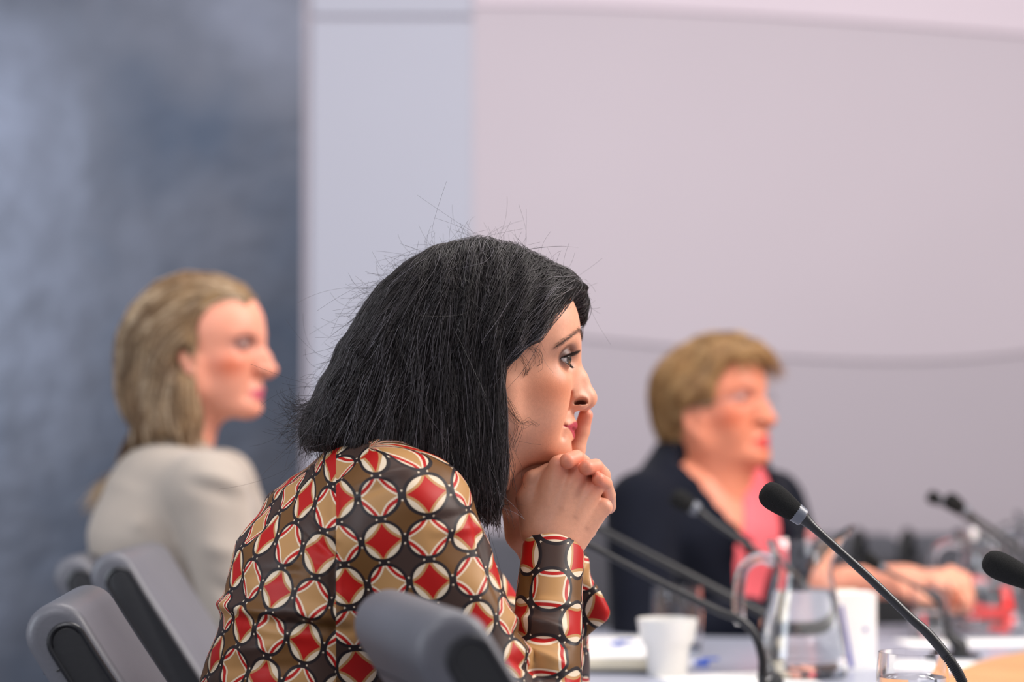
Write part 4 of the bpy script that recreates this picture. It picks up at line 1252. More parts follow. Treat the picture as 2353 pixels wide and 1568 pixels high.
def capped(a, b, ra, rb):
    """sleeve that ends flat at b"""
    f, lo, hi = cone(a, np.array(b) + (np.array(b) - a) * 0.1, ra, rb)
    t = (np.array(b) - a) / np.linalg.norm(np.array(b) - a)
    tilt = t + np.array([0.12, 0, 0.0]); tilt /= np.linalg.norm(tilt)
    def g(X, Y, Z): return smax(f(X, Y, Z), (X - b[0]) * tilt[0] + (Y - b[1]) * tilt[1] + (Z - b[2]) * tilt[2], 0.003)
    return g, lo, hi
BV.add(capped(F1, C1, 0.042, 0.0335), 0.006)
BV.add(capped(E2, C2, 0.042, 0.034), 0.008)
cd = (C1 - F1) / np.linalg.norm(C1 - F1)
BV.sub(cone(C1 - cd * 0.028, C1 + cd * 0.06, 0.0275, 0.0295), 0.002)
# the loose far cuff hanging open
flap = [(q[0], q[2]) for q in (W_(*p, 0.07) for p in ((1318, 1300), (1345, 1312), (1378, 1362), (1402, 1406), (1397, 1424), (1362, 1452), (1326, 1482), (1290, 1500), (1290, 1300)))]
def flapf(X, Y, Z):
    x2, z2 = np.broadcast_arrays(X[:, 0, :], Z[:, 0, :])
    return smax(poly_sd(x2, z2, flap)[:, None, :], np.abs(Y - 0.075) - 0.02, 0.01)
fx = [p[0] for p in flap]; fz = [p[1] for p in flap]
BV.add((flapf, (min(fx), 0.05, min(fz)), (max(fx), 0.10, max(fz))), 0.003)
bv, bf = BV.mesh(); bv = relax(bv, bf, 2, 0.5)
# creases: ridges and valleys along lines seen on the near side
bn = vnormals(bv, bf)
def seg_gauss(P, a, b, wdt):
    a = np.array(a); b = np.array(b); ab = b - a
    t = np.clip(((P - a) @ ab) / (ab @ ab), 0, 1)
    dd = np.linalg.norm(P - a - t[:, None] * ab, axis=1)
    return np.exp(-(dd / wdt) ** 2) * np.sin(np.pi * np.clip(t * 0.9 + 0.05, 0, 1)) ** 0.5, t
pix = lambda P: np.stack([CW / 2 + FPX * P[:, 0] / ((P[:, 1] - CAM[1]) * _cp + (P[:, 2] - CAM[2]) * _sp),
                          CH / 2 - FPX * ((P[:, 2] - CAM[2]) * _cp - (P[:, 1] - CAM[1]) * _sp) / ((P[:, 1] - CAM[1]) * _cp + (P[:, 2] - CAM[2]) * _sp)], 1)
bp = pix(bv)
near = (bn[:, 1] < 0.35) & (bv[:, 1] < 0.06)
folds = [((495, 1388), (640, 1412), 16, .010), ((620, 1428), (800, 1452), 13, -.008), ((640, 1400), (790, 1420), 18, .008), ((560, 1440), (700, 1465), 16, .004),
         ((772, 1140), (766, 1460), 7, -.0045), ((700, 1180), (775, 1240), 12, .006), ((690, 1215), (770, 1285), 9, -.005), ((640, 1280), (770, 1330), 14, .005), ((560, 1330), (740, 1300), 14, -.003),
         ((800, 1120), (960, 1075), 14, .004), ((790, 1150), (900, 1110), 10, -.003), ((960, 1200), (1060, 1185), 10, -.003), ((1000, 1225), (1090, 1215), 10, .003), ((1040, 1120), (1130, 1270), 9, .003), ((1070, 1160), (1150, 1390), 8, -.004),
         ((590, 1160), (690, 1120), 12, .005), ((560, 1240), (640, 1180), 10, -.004), ((520, 1500), (660, 1480), 14, .004), ((480, 1540), (700, 1530), 14, -.003),
         ((1185, 1420), (1300, 1445), 12, .006), ((1180, 1450), (1310, 1480), 10, -.006), ((1195, 1490), (1300, 1530), 12, .006), ((1180, 1520), (1290, 1562), 9, -.006), ((1200, 1380), (1330, 1390), 10, .003), ((1205, 1300), (1230, 1400), 9, -.003)]
disp = np.zeros(len(bv))
for a, b, wd, am in folds:
    q = np.column_stack([bp, np.zeros(len(bp))])
    g, _ = seg_gauss(q, (*a, 0), (*b, 0), wd)
    disp += am * g * near
disp += 0.0016 * np.sin(bv[:, 0] * 61 + bv[:, 2] * 47 + 2 * np.sin(bv[:, 1] * 31)) * np.sin(bv[:, 2] * 38 - bv[:, 0] * 23)
bv = bv + bn * disp[:, None]
# the armhole seam: pull the nearest points onto one clean line
bp = pix(bv); sx_ = 772 - bp[:, 0]
on = (np.abs(sx_) < 3.9) & near & (bv[:, 2] > 0.8)
bv[on, 0] += sx_[on] * (bv[on, 1] - CAM[1]) / FPX
bp = pix(bv)
# print coordinates per garment panel
PITCH_P = 0.0475
def segd(P, a, b, ra, rb):
    ab = b - a; t = np.clip(((P - a) @ ab) / (ab @ ab), 0, 1)
    return np.linalg.norm(P - a - t[:, None] * ab, axis=1) - (ra + (rb - ra) * t)
fc = bv[bf].mean(1)
dist = np.stack([np.full(len(fc), 0.02), segd(fc, S1, E1, .076, .047), segd(fc, F1, C1, .048, .033), segd(fc, S2, E2, .072, .046), segd(fc, E2, C2, .046, .036)], 1)
fp = pix(fc)
dist[:, 1] -= 0.3 * ((fp[:, 0] > 772) & (fc[:, 1] < -0.0)); dist[(fp[:, 0] < 772) & (fc[:, 1] < 0), 1] = 1
dist[:, 2] -= np.where(dist[:, 2] < 0.012, 0.32, 0)
reg = np.argmin(dist, 1)
isflap = (fc[:, 1] > 0.045) & (fc[:, 1] < 0.105) & (fp[:, 0] > 1318) & (fc[:, 2] > 0.86)
def panel_uv(k, P):
    if k == 0:
        th = np.arctan2(P[:, 0] + 0.20, -P[:, 1] * SY); u, v = 0.145 * th, P[:, 2] + 0.0; rot = -10
    elif k == 1:
        t = np.clip((S1[2] - P[:, 2]) / (S1[2] - E1[2]), -0.3, 1); cx = S1[0] + (E1[0] - S1[0]) * t; cy = S1[1] + (E1[1] - S1[1]) * t + 0.01
        th = np.clip(np.arctan2(P[:, 0] - cx, -(P[:, 1] - cy)), -3.1, 3.1); u = np.where(P[:, 0] > cx, cx + 0.08 * th, cx + (P[:, 0] - cx) * 1.05)
        v = P[:, 2] * 1.06 + 0.55 * np.clip(P[:, 1] + 0.15, 0, 1) * np.clip((P[:, 2] - 0.99) / 0.05, 0, 1); rot = 5
    elif k == 2:
        cx = F1[0] + (C1[0] - F1[0]) * np.clip((P[:, 2] - F1[2]) / (C1[2] - F1[2]), 0, 1.1); cy = F1[1] + (C1[1] - F1[1]) * np.clip((P[:, 2] - F1[2]) / (C1[2] - F1[2]), 0, 1.1)
        th = np.arctan2(P[:, 0] - cx, -(P[:, 1] - cy)); u, v = 0.036 * th, P[:, 2]; rot = 42
    else:
        u, v = P[:, 0] + 0.3 * P[:, 1], P[:, 2]; rot = 30
    c, s_ = math.cos(math.radians(rot)), math.sin(math.radians(rot))
    return np.stack([(u * c + v * s_) / PITCH_P, (-u * s_ + v * c) / PITCH_P], 1)
loopP = bv[bf.ravel()]; loopR = np.repeat(np.where(isflap, 3, reg), 4)
UV = np.zeros((len(loopP), 2))
def anchor(k, px, py):
    m = np.argsort(((bp - np.array([px, py])) ** 2).sum(1))[:400]
    v = bv[m[np.argmin(bv[m, 1])]][None]
    return panel_uv(k, v)[0]
anch = {0: anchor(0, 605, 1338), 1: anchor(1, 851, 1270), 2: anchor(2, 1264, 1333) - [0, 0], 3: panel_uv(3, W_(1385, 1400, 0.055)[None])[0]}
for k in range(5):
    m = loopR == k
    kk = min(k, 3)
    UV[m] = panel_uv(kk, loopP[m]) - anch[kk] + (np.array([1, 0]) if kk == 2 else 0)
me = arrays_mesh('blouse', bv, bf)
uvl = me.uv_layers.new(name='UVMap'); uvl.data.foreach_set('uv', UV.astype(np.float32).ravel())
blouse = link('blouse', me, M['blouse'], bodyA)
blouse['label'] = 'satin blouse printed with red, tan and cream medallions in black rings'
# trousers, seated
M['trousers'] = mat('dark_trousers', rgb(32, 32, 38), 0.8)
def legs(name, parent, mt, x0, y0, z0, knee_dx=0.42, spread=0.09, h=0.010, yaw=0.0):
    c, s_ = math.cos(yaw), math.sin(yaw)
    def Q(dx, dy, z): return (x0 + dx * c - dy * s_, y0 + dx * s_ + dy * c, z)
    V = Vol((x0 - 0.62, y0 - 0.62, -0.005), (x0 + 0.62, y0 + 0.62, z0 + 0.2), h)
    V.add(ell(Q(0, 0, z0 + 0.02), (0.145, 0.18, 0.095)), 0.03)
    for s in (-1, 1):
        V.add(cone(Q(0.02, s * 0.09, z0 - 0.005), Q(knee_dx, s * spread, z0 - 0.02), 0.085, 0.058), 0.03)
        V.add(cone(Q(knee_dx, s * spread, z0 - 0.02), Q(knee_dx - 0.02, s * spread, 0.09), 0.058, 0.042), 0.02)
        V.add(cone(Q(knee_dx - 0.04, s * spread, 0.045), Q(knee_dx + 0.14, s * spread, 0.035), 0.042, 0.033), 0.02)
    v, f = V.mesh()
    return link(name, arrays_mesh(name, v, f), mt, parent)
legs('trousers', bodyA, M['trousers'], -0.195, 0.0, 0.585, 0.42)
# ------------------------------------------------------------------ shared pieces for the two women behind
def hair_volume(M4, polyN, polyF, tops, ax_front, ax_back, wmax, h=0.004, lo=(-0.22, -0.13, -0.22), hi=(0.15, 0.13, 0.17), flare=0.008, k=0.02, xc=-0.02):
    V = Vol(lo, hi, h)
    x2, z2 = np.meshgrid(V.ax[0], V.ax[2], indexing='ij')
    PN = poly_sd(x2, z2, polyN)[:, None, :]; PF = poly_sd(x2, z2, polyF)[:, None, :]
    t = tops[np.argsort(tops[:, 0])]
    zt = np.interp(x2, t[:, 0], t[:, 1])
    plan = np.sqrt(np.clip(1 - np.where(x2 > xc, (x2 - xc) / ax_front, (x2 - xc) / ax_back) ** 2, 0, 1))
    dome = np.sqrt(np.clip(1 - (np.clip(z2 - 0.02, 0, None) / np.maximum(zt - 0.008, 0.03)) ** 2, 0, 1))
    W = (wmax + flare * np.clip((0.02 - z2) / 0.15, 0, 1)) * plan * dome
    y3 = V.ax[1][None, :, None]
    side = np.clip(y3 / 0.02 * 0.5 + 0.5, 0, 1)
    V.d = smax(PN * (1 - side) + PF * side, (np.abs(y3) - W[:, None, :]) * 0.75, k).astype(np.float32)
    return V
def field_px(L, fs, sig=0.03, extra=()):
    sm = []
    for px, py, yl, dx, dy in fs:
        for s in (1, -1):
            sm.append((L(px, py, yl) * np.array([1, s, 1]), (dx, -0.05 * s, -dy)))
    for q, d in extra: sm.append((np.array(q), d))
    return guide_field(sm, sig)
def garment(name, parent, mt, M4, parts, lo, hi, h=0.007, subs=(), wr=0.0025, smooth=2, folds=()):
    V = Vol(lo, hi, h)
    for prim, k in parts: V.add(prim, k)
    for prim, k in subs: V.sub(prim, k)
    v, f = V.mesh(); v = relax(v, f, smooth, 0.5)
    n = vnormals(v, f)
    d = wr * np.sin(v[:, 2] * 55 + 2.2 * np.sin(v[:, 0] * 19 + v[:, 1] * 13)) * np.sin(v[:, 0] * 27 + v[:, 1] * 21 + 0.5)
    for a, b, w, am in folds:
        g, _ = seg_gauss(v, a, b, w); d = d + am * g
    v = v + n * d[:, None]
    return link(name, arrays_mesh(name, xf(M4, v), f), mt, parent)

# ------------------------------------------------------------------ the blonde woman
rngB = np.random.default_rng(11)
YB = 1.31
HB = M4_of(at(468, 815, YB), -12.0, -2.0, 0.0)
M['skinB'] = skin_mat('skin_rosy')
VB, eyeB = head_volume(0.0021, P=dict(nose=1.10, lips=0.8, eye_up=0.22, eye_low=0.20, crown=0.012, tip=0.002, tipr=0.82), ears=True,
    lo=(-0.13, -0.095, -0.20), hi=(0.145, 0.095, 0.15), neck=[((-0.008, 0, -0.03), (-0.055, 0, -0.19), 0.050, 0.054, 0.03)])
v, f = VB.mesh(); v = relax(v, f, 1, 0.4)
cB = skin_colors(v, eyeB, rgb(222, 150, 124), rgb(196, 90, 54), rgb(198, 84, 104), rgb(120, 84, 82), 0.85, 0.8)  # cheek rouge deepened, putting the orange cheek shade into the skin colour
bodyB = link('person', arrays_mesh('body', xf(HB, v), f), M['skinB'])
color_attr(bodyB.data, 'Col', cB)
tag(bodyB, 'blonde woman in a beige jacket sitting against the dark blue-grey wall', 'person')
for s in (-1, 1):
    eye_object('eye', bodyB, HB, eyeB, s, (1, 0.05, 0.0), (60, 56, 60), (176, 150, 140))
    ex, ey, ez = eyeB
    strip_hairs('eyebrow', bodyB, HB, [(0.064, s * 0.049, 0.030), (0.078, s * 0.042, 0.035), (0.090, s * 0.028, 0.0345), (0.097, s * 0.013, 0.030)], rngB, 160, 0.008, 0.0004, mat('fair_brow_hair', rgb(150, 112, 80), 0.7), lambda A, T, k: -T + np.array([0, 0, 0.2]), (0.001, 0.0012))
    strip_hairs('eyelashes', bodyB, HB, [(ex + 0.015 * math.cos(a + .36), s * (ey + 0.015 * math.sin(a + .36)), ez + 0.0045 * (1 - abs(a / 1.38) ** 1.7)) for a in np.linspace(-1.1, 1.3, 8)], rngB, 80, 0.005, 0.0003, M['lash'], lambda A, T, k: np.tile(np.array([1, s * 0.6, 0.1]), (len(A), 1)), (0.0004, 0.0004))
LB = lambda px, py, yl: loc_px(HB, px, py, yl)
xzB = lambda L: [(q[0], q[2]) for q in (LB(*p) for p in L)]
silB = [(586, 712, .0), (583, 688, 0), (556, 658, 0), (500, 634, 0), (430, 629, 0), (368, 652, 0), (318, 700, 0), (284, 760, 0), (268, 830, 0), (272, 900, 0), (304, 950, 0), (335, 985, 0), (300, 1035, 0), (262, 1082, 0), (290, 1082, 0), (335, 1045, 0)]
nearB = [(392, 1005, -.06), (425, 1012, -.07), (446, 990, -.07), (452, 945, -.07), (448, 900, -.07), (446, 850, -.075), (452, 790, -.07), (462, 738, -.06), (494, 700, -.055), (545, 690, -.03)]
pN = xzB(silB + nearB); pF = xzB(silB) + [(q[0] - 0.045, q[1]) for q in xzB(nearB[:6])] + [(0.05, 0.055), (0.100, 0.065)]
VhB = hair_volume(HB, pN, pF, np.array(xzB(silB[:10])), 0.145, 0.135, 0.090, 0.0035)
for s in (-1, 1): VhB.sub(ell((-0.004, s * 0.098, -0.016), (0.020, 0.034, 0.030)), 0.012)
hvB, hfB = VhB.mesh(); hvB = relax(hvB, hfB, 2, 0.5)
M['hairB'] = hair_mat('blonde_hair', rgb(190, 165, 125), None, 0.45, 0.4)
hB = link('hair', arrays_mesh('hair', xf(HB, hvB), hfB), M['hairB'], bodyB); hB['label'] = 'streaked blonde hair swept back to the shoulders'
st = 0.5 + 0.5 * np.sin(hvB[:, 0] * 120 + 2.0 * np.sin(hvB[:, 2] * 35)) * np.sin(hvB[:, 2] * 46 + hvB[:, 0] * 30)
color_attr(hB.data, 'Col', np.array(rgb(84, 62, 38)) * (1 - st[:, None]) + np.array(rgb(140, 112, 76)) * st[:, None])
fB = field_px(LB, [(570, 680, -.02, -1, -.05), (520, 665, -.05, -1, .08), (450, 660, -.05, -1, .2), (380, 690, -.05, -.9, .6), (320, 760, -.04, -.4, 1), (300, 850, -.05, -.05, 1), (300, 930, -.03, .3, 1), (340, 1000, -.03, .0, 1), (290, 1060, 0, -.7, .8),
                   (470, 740, -.07, -.9, .5), (420, 760, -.08, -.8, .7), (380, 850, -.09, -.35, 1), (440, 860, -.08, -.15, 1), (400, 950, -.08, .15, 1), (460, 960, -.07, .2, 1), (430, 1010, -.07, .35, 1)], 0.026)
rampB = [rgb(70, 46, 30), rgb(116, 86, 58), rgb(156, 124, 90), rgb(198, 170, 136), rgb(236, 218, 192)]
hair_strands('hair_strands', VhB, hvB, hfB, HB, bodyB, M['hairB'], fB, 4600, 13, 0.008, (-0.001, 0.004), 0.12, 0.0006, rampB, rngB, power=1.15, lock=0.024)
# beige jacket
M['beige'] = mat('beige_wool', rgb(166, 154, 143), 0.8, sheen=0.2, noise=(25, 0.04))
SB = at(478, 1128, YB - 0.17); EB = at(568, 1490, YB - 0.2)
spB = [(-0.475, YB, 0.60), (-0.53, YB, 0.79), (-0.572, YB, 0.93), (-0.565, YB, 1.00), (-0.552, YB, 1.045)]
rB = [0.12, 0.115, 0.124, 0.102, 0.060]
I4 = Matrix.Identity(4)
gp = [(cone(spB[i], spB[i + 1], rB[i], rB[i + 1], 0.74), 0.02) for i in range(4)]
gp += [(cone((-0.56, YB - 0.06, 1.022), SB, 0.054, 0.058), 0.03), (cone((-0.56, YB + 0.06, 1.022), SB * [1, 0, 1] + [-0.02, YB + 0.16, 0], 0.052, 0.055), 0.03),
       (cone(SB, EB, 0.064, 0.052), 0.015), (cone(SB * [1, 0, 1] + [-0.02, YB + 0.16, 0], EB * [1, 0, 1] + [0, YB + 0.2, 0], 0.062, 0.05), 0.015),
       (cone(EB, EB + [0.2, 0.06, -0.0], 0.05, 0.04), 0.01), (cone(EB * [1, 0, 1] + [0, YB + 0.2, 0], EB * [1, 0, 1] + [0.2, YB + 0.14, 0.0], 0.05, 0.04), 0.01),
       (cone(SB + [0.0, 0.06, -0.02], (-0.50, YB, 0.96), 0.055, 0.08), 0.03)]
def fp_(a, y): return at(a[0], a[1], y)
fB_ = [(fp_((470, 1090), YB - .23), fp_((590, 1130), YB - .2), .012, .006), (fp_((430, 1110), YB - .23), fp_((560, 1150), YB - .23), .012, -.006), (fp_((425, 1100), YB - .2), fp_((420, 1330), YB - .2), .014, -.005), (fp_((440, 1255), YB - .25), fp_((560, 1270), YB - .25), .014, .008), (fp_((300, 1195), YB - .17), fp_((330, 1215), YB - .17), .012, .006), (fp_((450, 1330), YB - .25), fp_((560, 1380), YB - .25), .012, -.006)]
garment('jacket', bodyB, M['beige'], I4, gp, (-0.74, YB - 0.31, 0.55), (-0.16, YB + 0.31, 1.12), 0.006, wr=0.0012, folds=fB_)
legs('trousers', bodyB, M['trousers'], -0.475, YB, 0.565, 0.42)
# hands resting on her lap
def relaxed_hand(V, o, R, s=1.0, curl=0.5):
    """hand from wrist o; columns of R: fingers, side, back"""
    o = np.array(o); T = lambda x, y, z: o + R @ (np.array([x, y, z]) * s)
    V.add(cone(T(-0.03, 0, 0), T(0.02, 0, 0), 0.026 * s, 0.024 * s), 0.012)
    V.add(ell(T(0.055, 0, 0), np.array([0.045, 0.040, 0.014]) * s, R), 0.012)
    for i, (y, l) in enumerate(((-0.028, 0.9), (-0.010, 1.0), (0.010, 0.95), (0.028, 0.78))):
        a = curl; p0 = T(0.092 - 0.004 * abs(i - 1), y, 0.004)
        p1 = p0 + R @ (np.array([math.cos(a), 0.05 * (i - 1.5), -math.sin(a)]) * 0.038 * l * s)
        p2 = p1 + R @ (np.array([math.cos(a * 2.4), 0, -math.sin(a * 2.4)]) * 0.026 * l * s)
        p3 = p2 + R @ (np.array([math.cos(a * 3.4), 0, -math.sin(a * 3.4)]) * 0.018 * l * s)
        for q, r_, ra, rb in ((p0, p1, .0098, .0090), (p1, p2, .0090, .0082), (p2, p3, .0082, .0068)): V.add(cone(q, r_, ra * s, rb * s), 0.003)
    t0, t1, t2, t3 = T(0.02, -0.028, -0.004), T(0.05, -0.050, -0.014), T(0.078, -0.054, -0.022), T(0.10, -0.048, -0.028)
    for q, r_, ra, rb in ((t0, t1, .014, .0115), (t1, t2, .0112, .0098), (t2, t3, .0098, .0078)): V.add(cone(q, r_, ra * s, rb * s), 0.005)
def add_to_body(o, Vl, base):
    v, f = Vl.mesh(); v = relax(v, f, 1, 0.4)
    me = o.data
    n = len(me.vertices); V0 = np.empty(n * 3, np.float32); me.vertices.foreach_get('co', V0)
    m = len(me.polygons); L0 = np.empty(m * 4, np.int32); me.loops.foreach_get('vertex_index', L0)
    C0 = np.empty(n * 4, np.float32); me.attributes['Col'].data.foreach_get('color', C0)
    new = arrays_mesh('body', np.vstack([V0.reshape(-1, 3), v]), np.vstack([L0.reshape(-1, 4), f + n]))
    color_attr(new, 'Col', np.vstack([C0.reshape(-1, 4)[:, :3], np.tile(np.array(base), (len(v), 1))]))
    new.materials.append(me.materials[0]); o.data = new
Vl = Vol((-0.72, YB - 0.30, 0.52), (-0.14, YB + 0.30, 1.12), 0.012)
for prim, k in [(cone(spB[i], spB[i + 1], rB[i] - .03, rB[i + 1] - .02, 0.74), 0.02) for i in range(4)]: Vl.add(prim, k)
for s in (-1, 1):
    sh_ = SB * [1, 0, 1] + [0, YB + s * 0.17, 0]; el_ = EB * [1, 0, 1] + [0, YB + s * 0.2, 0]
    Vl.add(cone((-0.56, YB, 1.03), sh_, 0.04, 0.04), 0.02); Vl.add(cone(sh_, el_, 0.042, 0.034), 0.01); Vl.add(cone(el_, EB * [1, 0, 1] + [0.25, YB + s * 0.13, -0.005], 0.032, 0.026), 0.01)
add_to_body(bodyB, Vl, rgb(230, 170, 146))
for sy_ in (-1, 1):
    w0 = EB * [1, 0, 1] + [0.235, YB + sy_ * 0.13, -0.005]
    Vl = Vol(w0 - [0.06, 0.09, 0.11], w0 + [0.2, 0.09, 0.06], 0.003)
    relaxed_hand(Vl, w0, np.array([[1, 0, 0], [0, -sy_ * -1.0, 0], [0, 0, 1.0]]).T, 0.95, 0.3)
    add_to_body(bodyB, Vl, rgb(230, 170, 146))
# ------------------------------------------------------------------ the woman in navy
rngC = np.random.default_rng(23)
YC = 1.86
HC = M4_of(at(1640, 946, YC), -36.0, -9.0, 0.0, 1.05)
M['skinC'] = skin_mat('skin_ruddy')
VC, eyeC = head_volume(0.0023, P=dict(nose=1.0, lips=0.95, eye_up=0.20, eye_low=0.20, crown=0.020, ear_z=-0.014, tipr=0.92, cheek=1.08, open=0.002, jaw=0.002), ears=True,
    lo=(-0.14, -0.095, -0.21), hi=(0.14, 0.095, 0.15), neck=[((-0.008, 0, -0.03), (-0.03, 0, -0.20), 0.055, 0.060, 0.035), ((0.03, 0, -0.085), (0.005, 0, -0.15), 0.03, 0.035, 0.03)])
v, f = VC.mesh(); v = relax(v, f, 1, 0.4)
cC = skin_colors(v, eyeC, rgb(212, 132, 102), rgb(190, 86, 52), rgb(208, 62, 58), rgb(150, 96, 88), 0.8, 0.6, o=0.002)
bodyC = link('person', arrays_mesh('body', xf(HC, v), f), M['skinC'])
color_attr(bodyC.data, 'Col', cC)
tag(bodyC, 'short-haired woman in a navy jacket over a pink top, one forearm on the table', 'person')
ex, ey, ez = eyeC
for s in (-1, 1):
    eye_object('eye', bodyC, HC, eyeC, s, (1, 0.0, 0.0), (60, 56, 60), (176, 150, 140))
    strip_hairs('eyebrow', bodyC, HC, [(0.064, s * 0.049, 0.030), (0.078, s * 0.042, 0.035), (0.090, s * 0.028, 0.0345), (0.097, s * 0.013, 0.030)], rngC, 150, 0.008, 0.0004, mat('brown_brow_hair', rgb(132, 92, 66), 0.7), lambda A, T, k: -T + np.array([0, 0, 0.2]), (0.001, 0.0012))
LC = lambda px, py, yl: loc_px(HC, px, py, yl)
# short layered hair, shaped in head space
VhC = Vol((-0.16, -0.12, -0.13), (0.15, 0.12, 0.18), 0.0035)
VhC.add(ell((-0.008, 0, 0.044), (0.104, 0.091, 0.086)), 0.01)
VhC.add(ell((-0.060, 0, 0.010), (0.046, 0.074, 0.070)), 0.03)
VhC.add(cone((-0.062, 0, -0.02), (-0.045, 0, -0.095), 0.048, 0.032), 0.03)
VhC.add(cone((0.055, -0.045, 0.090), (0.108, -0.012, 0.092), 0.028, 0.017), 0.03)
VhC.add(cone((0.055, 0.045, 0.085), (0.100, 0.030, 0.078), 0.028, 0.018), 0.03)
VhC.add(cone((0.0, 0, 0.10), (0.06, 0, 0.100), 0.035, 0.03), 0.03)
VhC.sub(ell((0.086, -0.012, 0.010), (0.050, 0.085, 0.072)), 0.012)
VhC.sub(ell((0.080, 0.0, -0.06), (0.085, 0.12, 0.085)), 0.012)
for s in (-1, 1):
    VhC.sub(ell((0.010, s * 0.096, -0.022), (0.044, 0.044, 0.040)), 0.01)
    VhC.sub(ell((0.005, s * 0.095, -0.080), (0.080, 0.058, 0.060)), 0.01)
hvC, hfC = VhC.mesh(); hvC = relax(hvC, hfC, 2, 0.5)
M['hairC'] = hair_mat('ash_brown_hair', rgb(160, 130, 92), None, 0.5, 0.35)
hC = link('hair', arrays_mesh('hair', xf(HC, hvC), hfC), M['hairC'], bodyC); hC['label'] = 'short layered ash-blonde hair'
st = 0.5 + 0.5 * np.sin(hvC[:, 0] * 95 + 2.0 * np.sin(hvC[:, 2] * 45 + hvC[:, 1] * 30)) * np.sin(hvC[:, 2] * 60 + hvC[:, 1] * 40)
color_attr(hC.data, 'Col', np.array(rgb(104, 74, 44)) * (1 - st[:, None]) + np.array(rgb(166, 130, 86)) * st[:, None])
exC = [((0.0, -0.05, 0.14), (0.5, -0.6, -0.1)), ((0.0, 0.05, 0.14), (0.5, 0.6, -0.1)), ((0.08, -0.03, 0.12), (0.8, -0.3, -0.3)), ((0.08, 0.04, 0.11), (0.6, 0.4, -0.6)), ((0.05, -0.085, 0.06), (-0.95, -0.1, -0.45)), ((0.05, 0.085, 0.06), (-0.95, 0.1, -0.45)), ((0.0, -0.09, 0.03), (-0.9, 0, -0.6)), ((0.0, 0.09, 0.03), (-0.9, 0, -0.6)),
       ((-0.05, -0.09, 0.05), (-0.4, -0.1, -1)), ((-0.05, 0.09, 0.05), (-0.4, 0.1, -1)), ((-0.11, 0, 0.05), (-0.2, 0, -1)), ((-0.09, -0.05, -0.05), (0.3, 0, -1)), ((-0.09, 0.05, -0.05), (0.3, 0, -1)), ((-0.08, 0, 0.13), (-1, 0, -0.4))]
fC = guide_field(exC, 0.04)
rampC = [rgb(104, 70, 40), rgb(148, 108, 66), rgb(184, 146, 98), rgb(218, 186, 140)]
hair_strands('hair_strands', VhC, hvC, hfC, HC, bodyC, M['hairC'], fC, 3400, 7, 0.006, (-0.001, 0.005), 0.16, 0.0006, rampC, rngC, power=1.1, lock=0.018)
# glasses
M['frame'] = mat('thin_metal_frame', rgb(150, 140, 144), 0.3, metal=0.8)
M['lens'] = glass_mat('spectacle_lens', (1, 1, 1), 1.02)
gl = empty('eyeglasses', tuple(xf(HC, np.array([[0.1, 0, 0.0]]))[0])); tag(gl, 'thin-framed eyeglasses worn by the woman in navy', 'glasses')
def lens_loop(s, r=1.0, n=28):
    return [xf(HC, np.array([[0.1025 - 0.18 * abs(0.034 + 0.0265 * math.cos(2 * math.pi * i / n) * r) + 0.003, s * (0.034 + 0.0265 * math.cos(2 * math.pi * i / n) * r), 0.006 + 0.0180 * math.sin(2 * math.pi * i / n) * r]]))[0] for i in range(n)]
for s in (-1, 1):
    lp = lens_loop(s)
    part('rim', M['frame'], gl, lambda bm: add_tube(bm, lp + [lp[0]], 0.0006, 6), loc=rel(gl))
    def ln(bm):
        a = [bm.verts.new(p) for p in lens_loop(s, 0.98)]; bm.faces.new(a)
    part('lens', M['lens'], gl, ln, smooth=False, loc=rel(gl))
    tp_ = [xf(HC, np.array([q]))[0] for q in ((0.0945, s * 0.0600, 0.010), (0.06, s * 0.076, 0.008), (0.0, s * 0.079, 0.004), (-0.012, s * 0.078, -0.006))]
    part('temple', M['frame'], gl, lambda bm: add_tube(bm, smooth_path(tp_, 12), 0.0010, 6), loc=rel(gl))
br = [xf(HC, np.array([q]))[0] for q in ((0.104, -0.0085, 0.009), (0.112, 0, 0.012), (0.104, 0.0085, 0.009))]
part('bridge', M['frame'], gl, lambda bm: add_tube(bm, smooth_path(br, 8), 0.0010, 6), loc=rel(gl))
# torso frame: x forward, y to her left
TC = M4_of((0.385, 1.90, 0.0), -42.0)
def spc(dr): return [((-0.02, 0, 0.60), 0.135 - dr), ((-0.02, 0, 0.78), 0.13 - dr), ((0.0, 0, 0.90), 0.135 - dr), ((-0.015, 0, 0.99), 0.11 - dr), ((-0.03, 0, 1.045), 0.07 - dr)]
def torso_parts(dr, k=0.03):
    sp = spc(dr)
    o = [(cone(sp[i][0], sp[i + 1][0], sp[i][1], sp[i + 1][1], 0.70), k) for i in range(4)]
    for s in (-1, 1): o.append((cone((-0.025, s * 0.05, 1.015), (-0.02, s * 0.185, 0.965), 0.058 - dr, 0.062 - dr), k))
    return o
# world targets for the arms, brought into the torso frame
toC = lambda p: ixf(TC, np.array([p]))[0]
elN = toC(at(1475, 1470, 1.66)); wrN = toC(at(1720, 1425, 1.60))
elF = toC(at(1868, 1392, 1.93)); wrF = toC(at(1945, 1345, 1.80))
shN, shF = np.array([-0.02, -0.195, 0.955]), np.array([-0.02, 0.215, 0.955])
M['navy'] = mat('navy_wool', rgb(9, 13, 26), 0.9, spec=0.2, sheen=0.05, noise=(60, 0.12))
M['pink'] = mat('coral_pink_knit', rgb(240, 104, 112), 0.8, noise=(40, 0.05))
def vcut(w0, z0, z1, yoff=0.0):
    """V-shaped opening down the front"""
    def f_(X, Y, Z):
        half = np.clip((Z - z1) / (z0 - z1), -0.3, 1.5) * w0
        return smax(np.abs(Y - yoff) - half, 0.005 - X + 0 * Z, 0.01) * 0.9
    return f_, (0.0, -0.16, z1 - 0.03), (0.3, 0.16, z0 + 0.12)
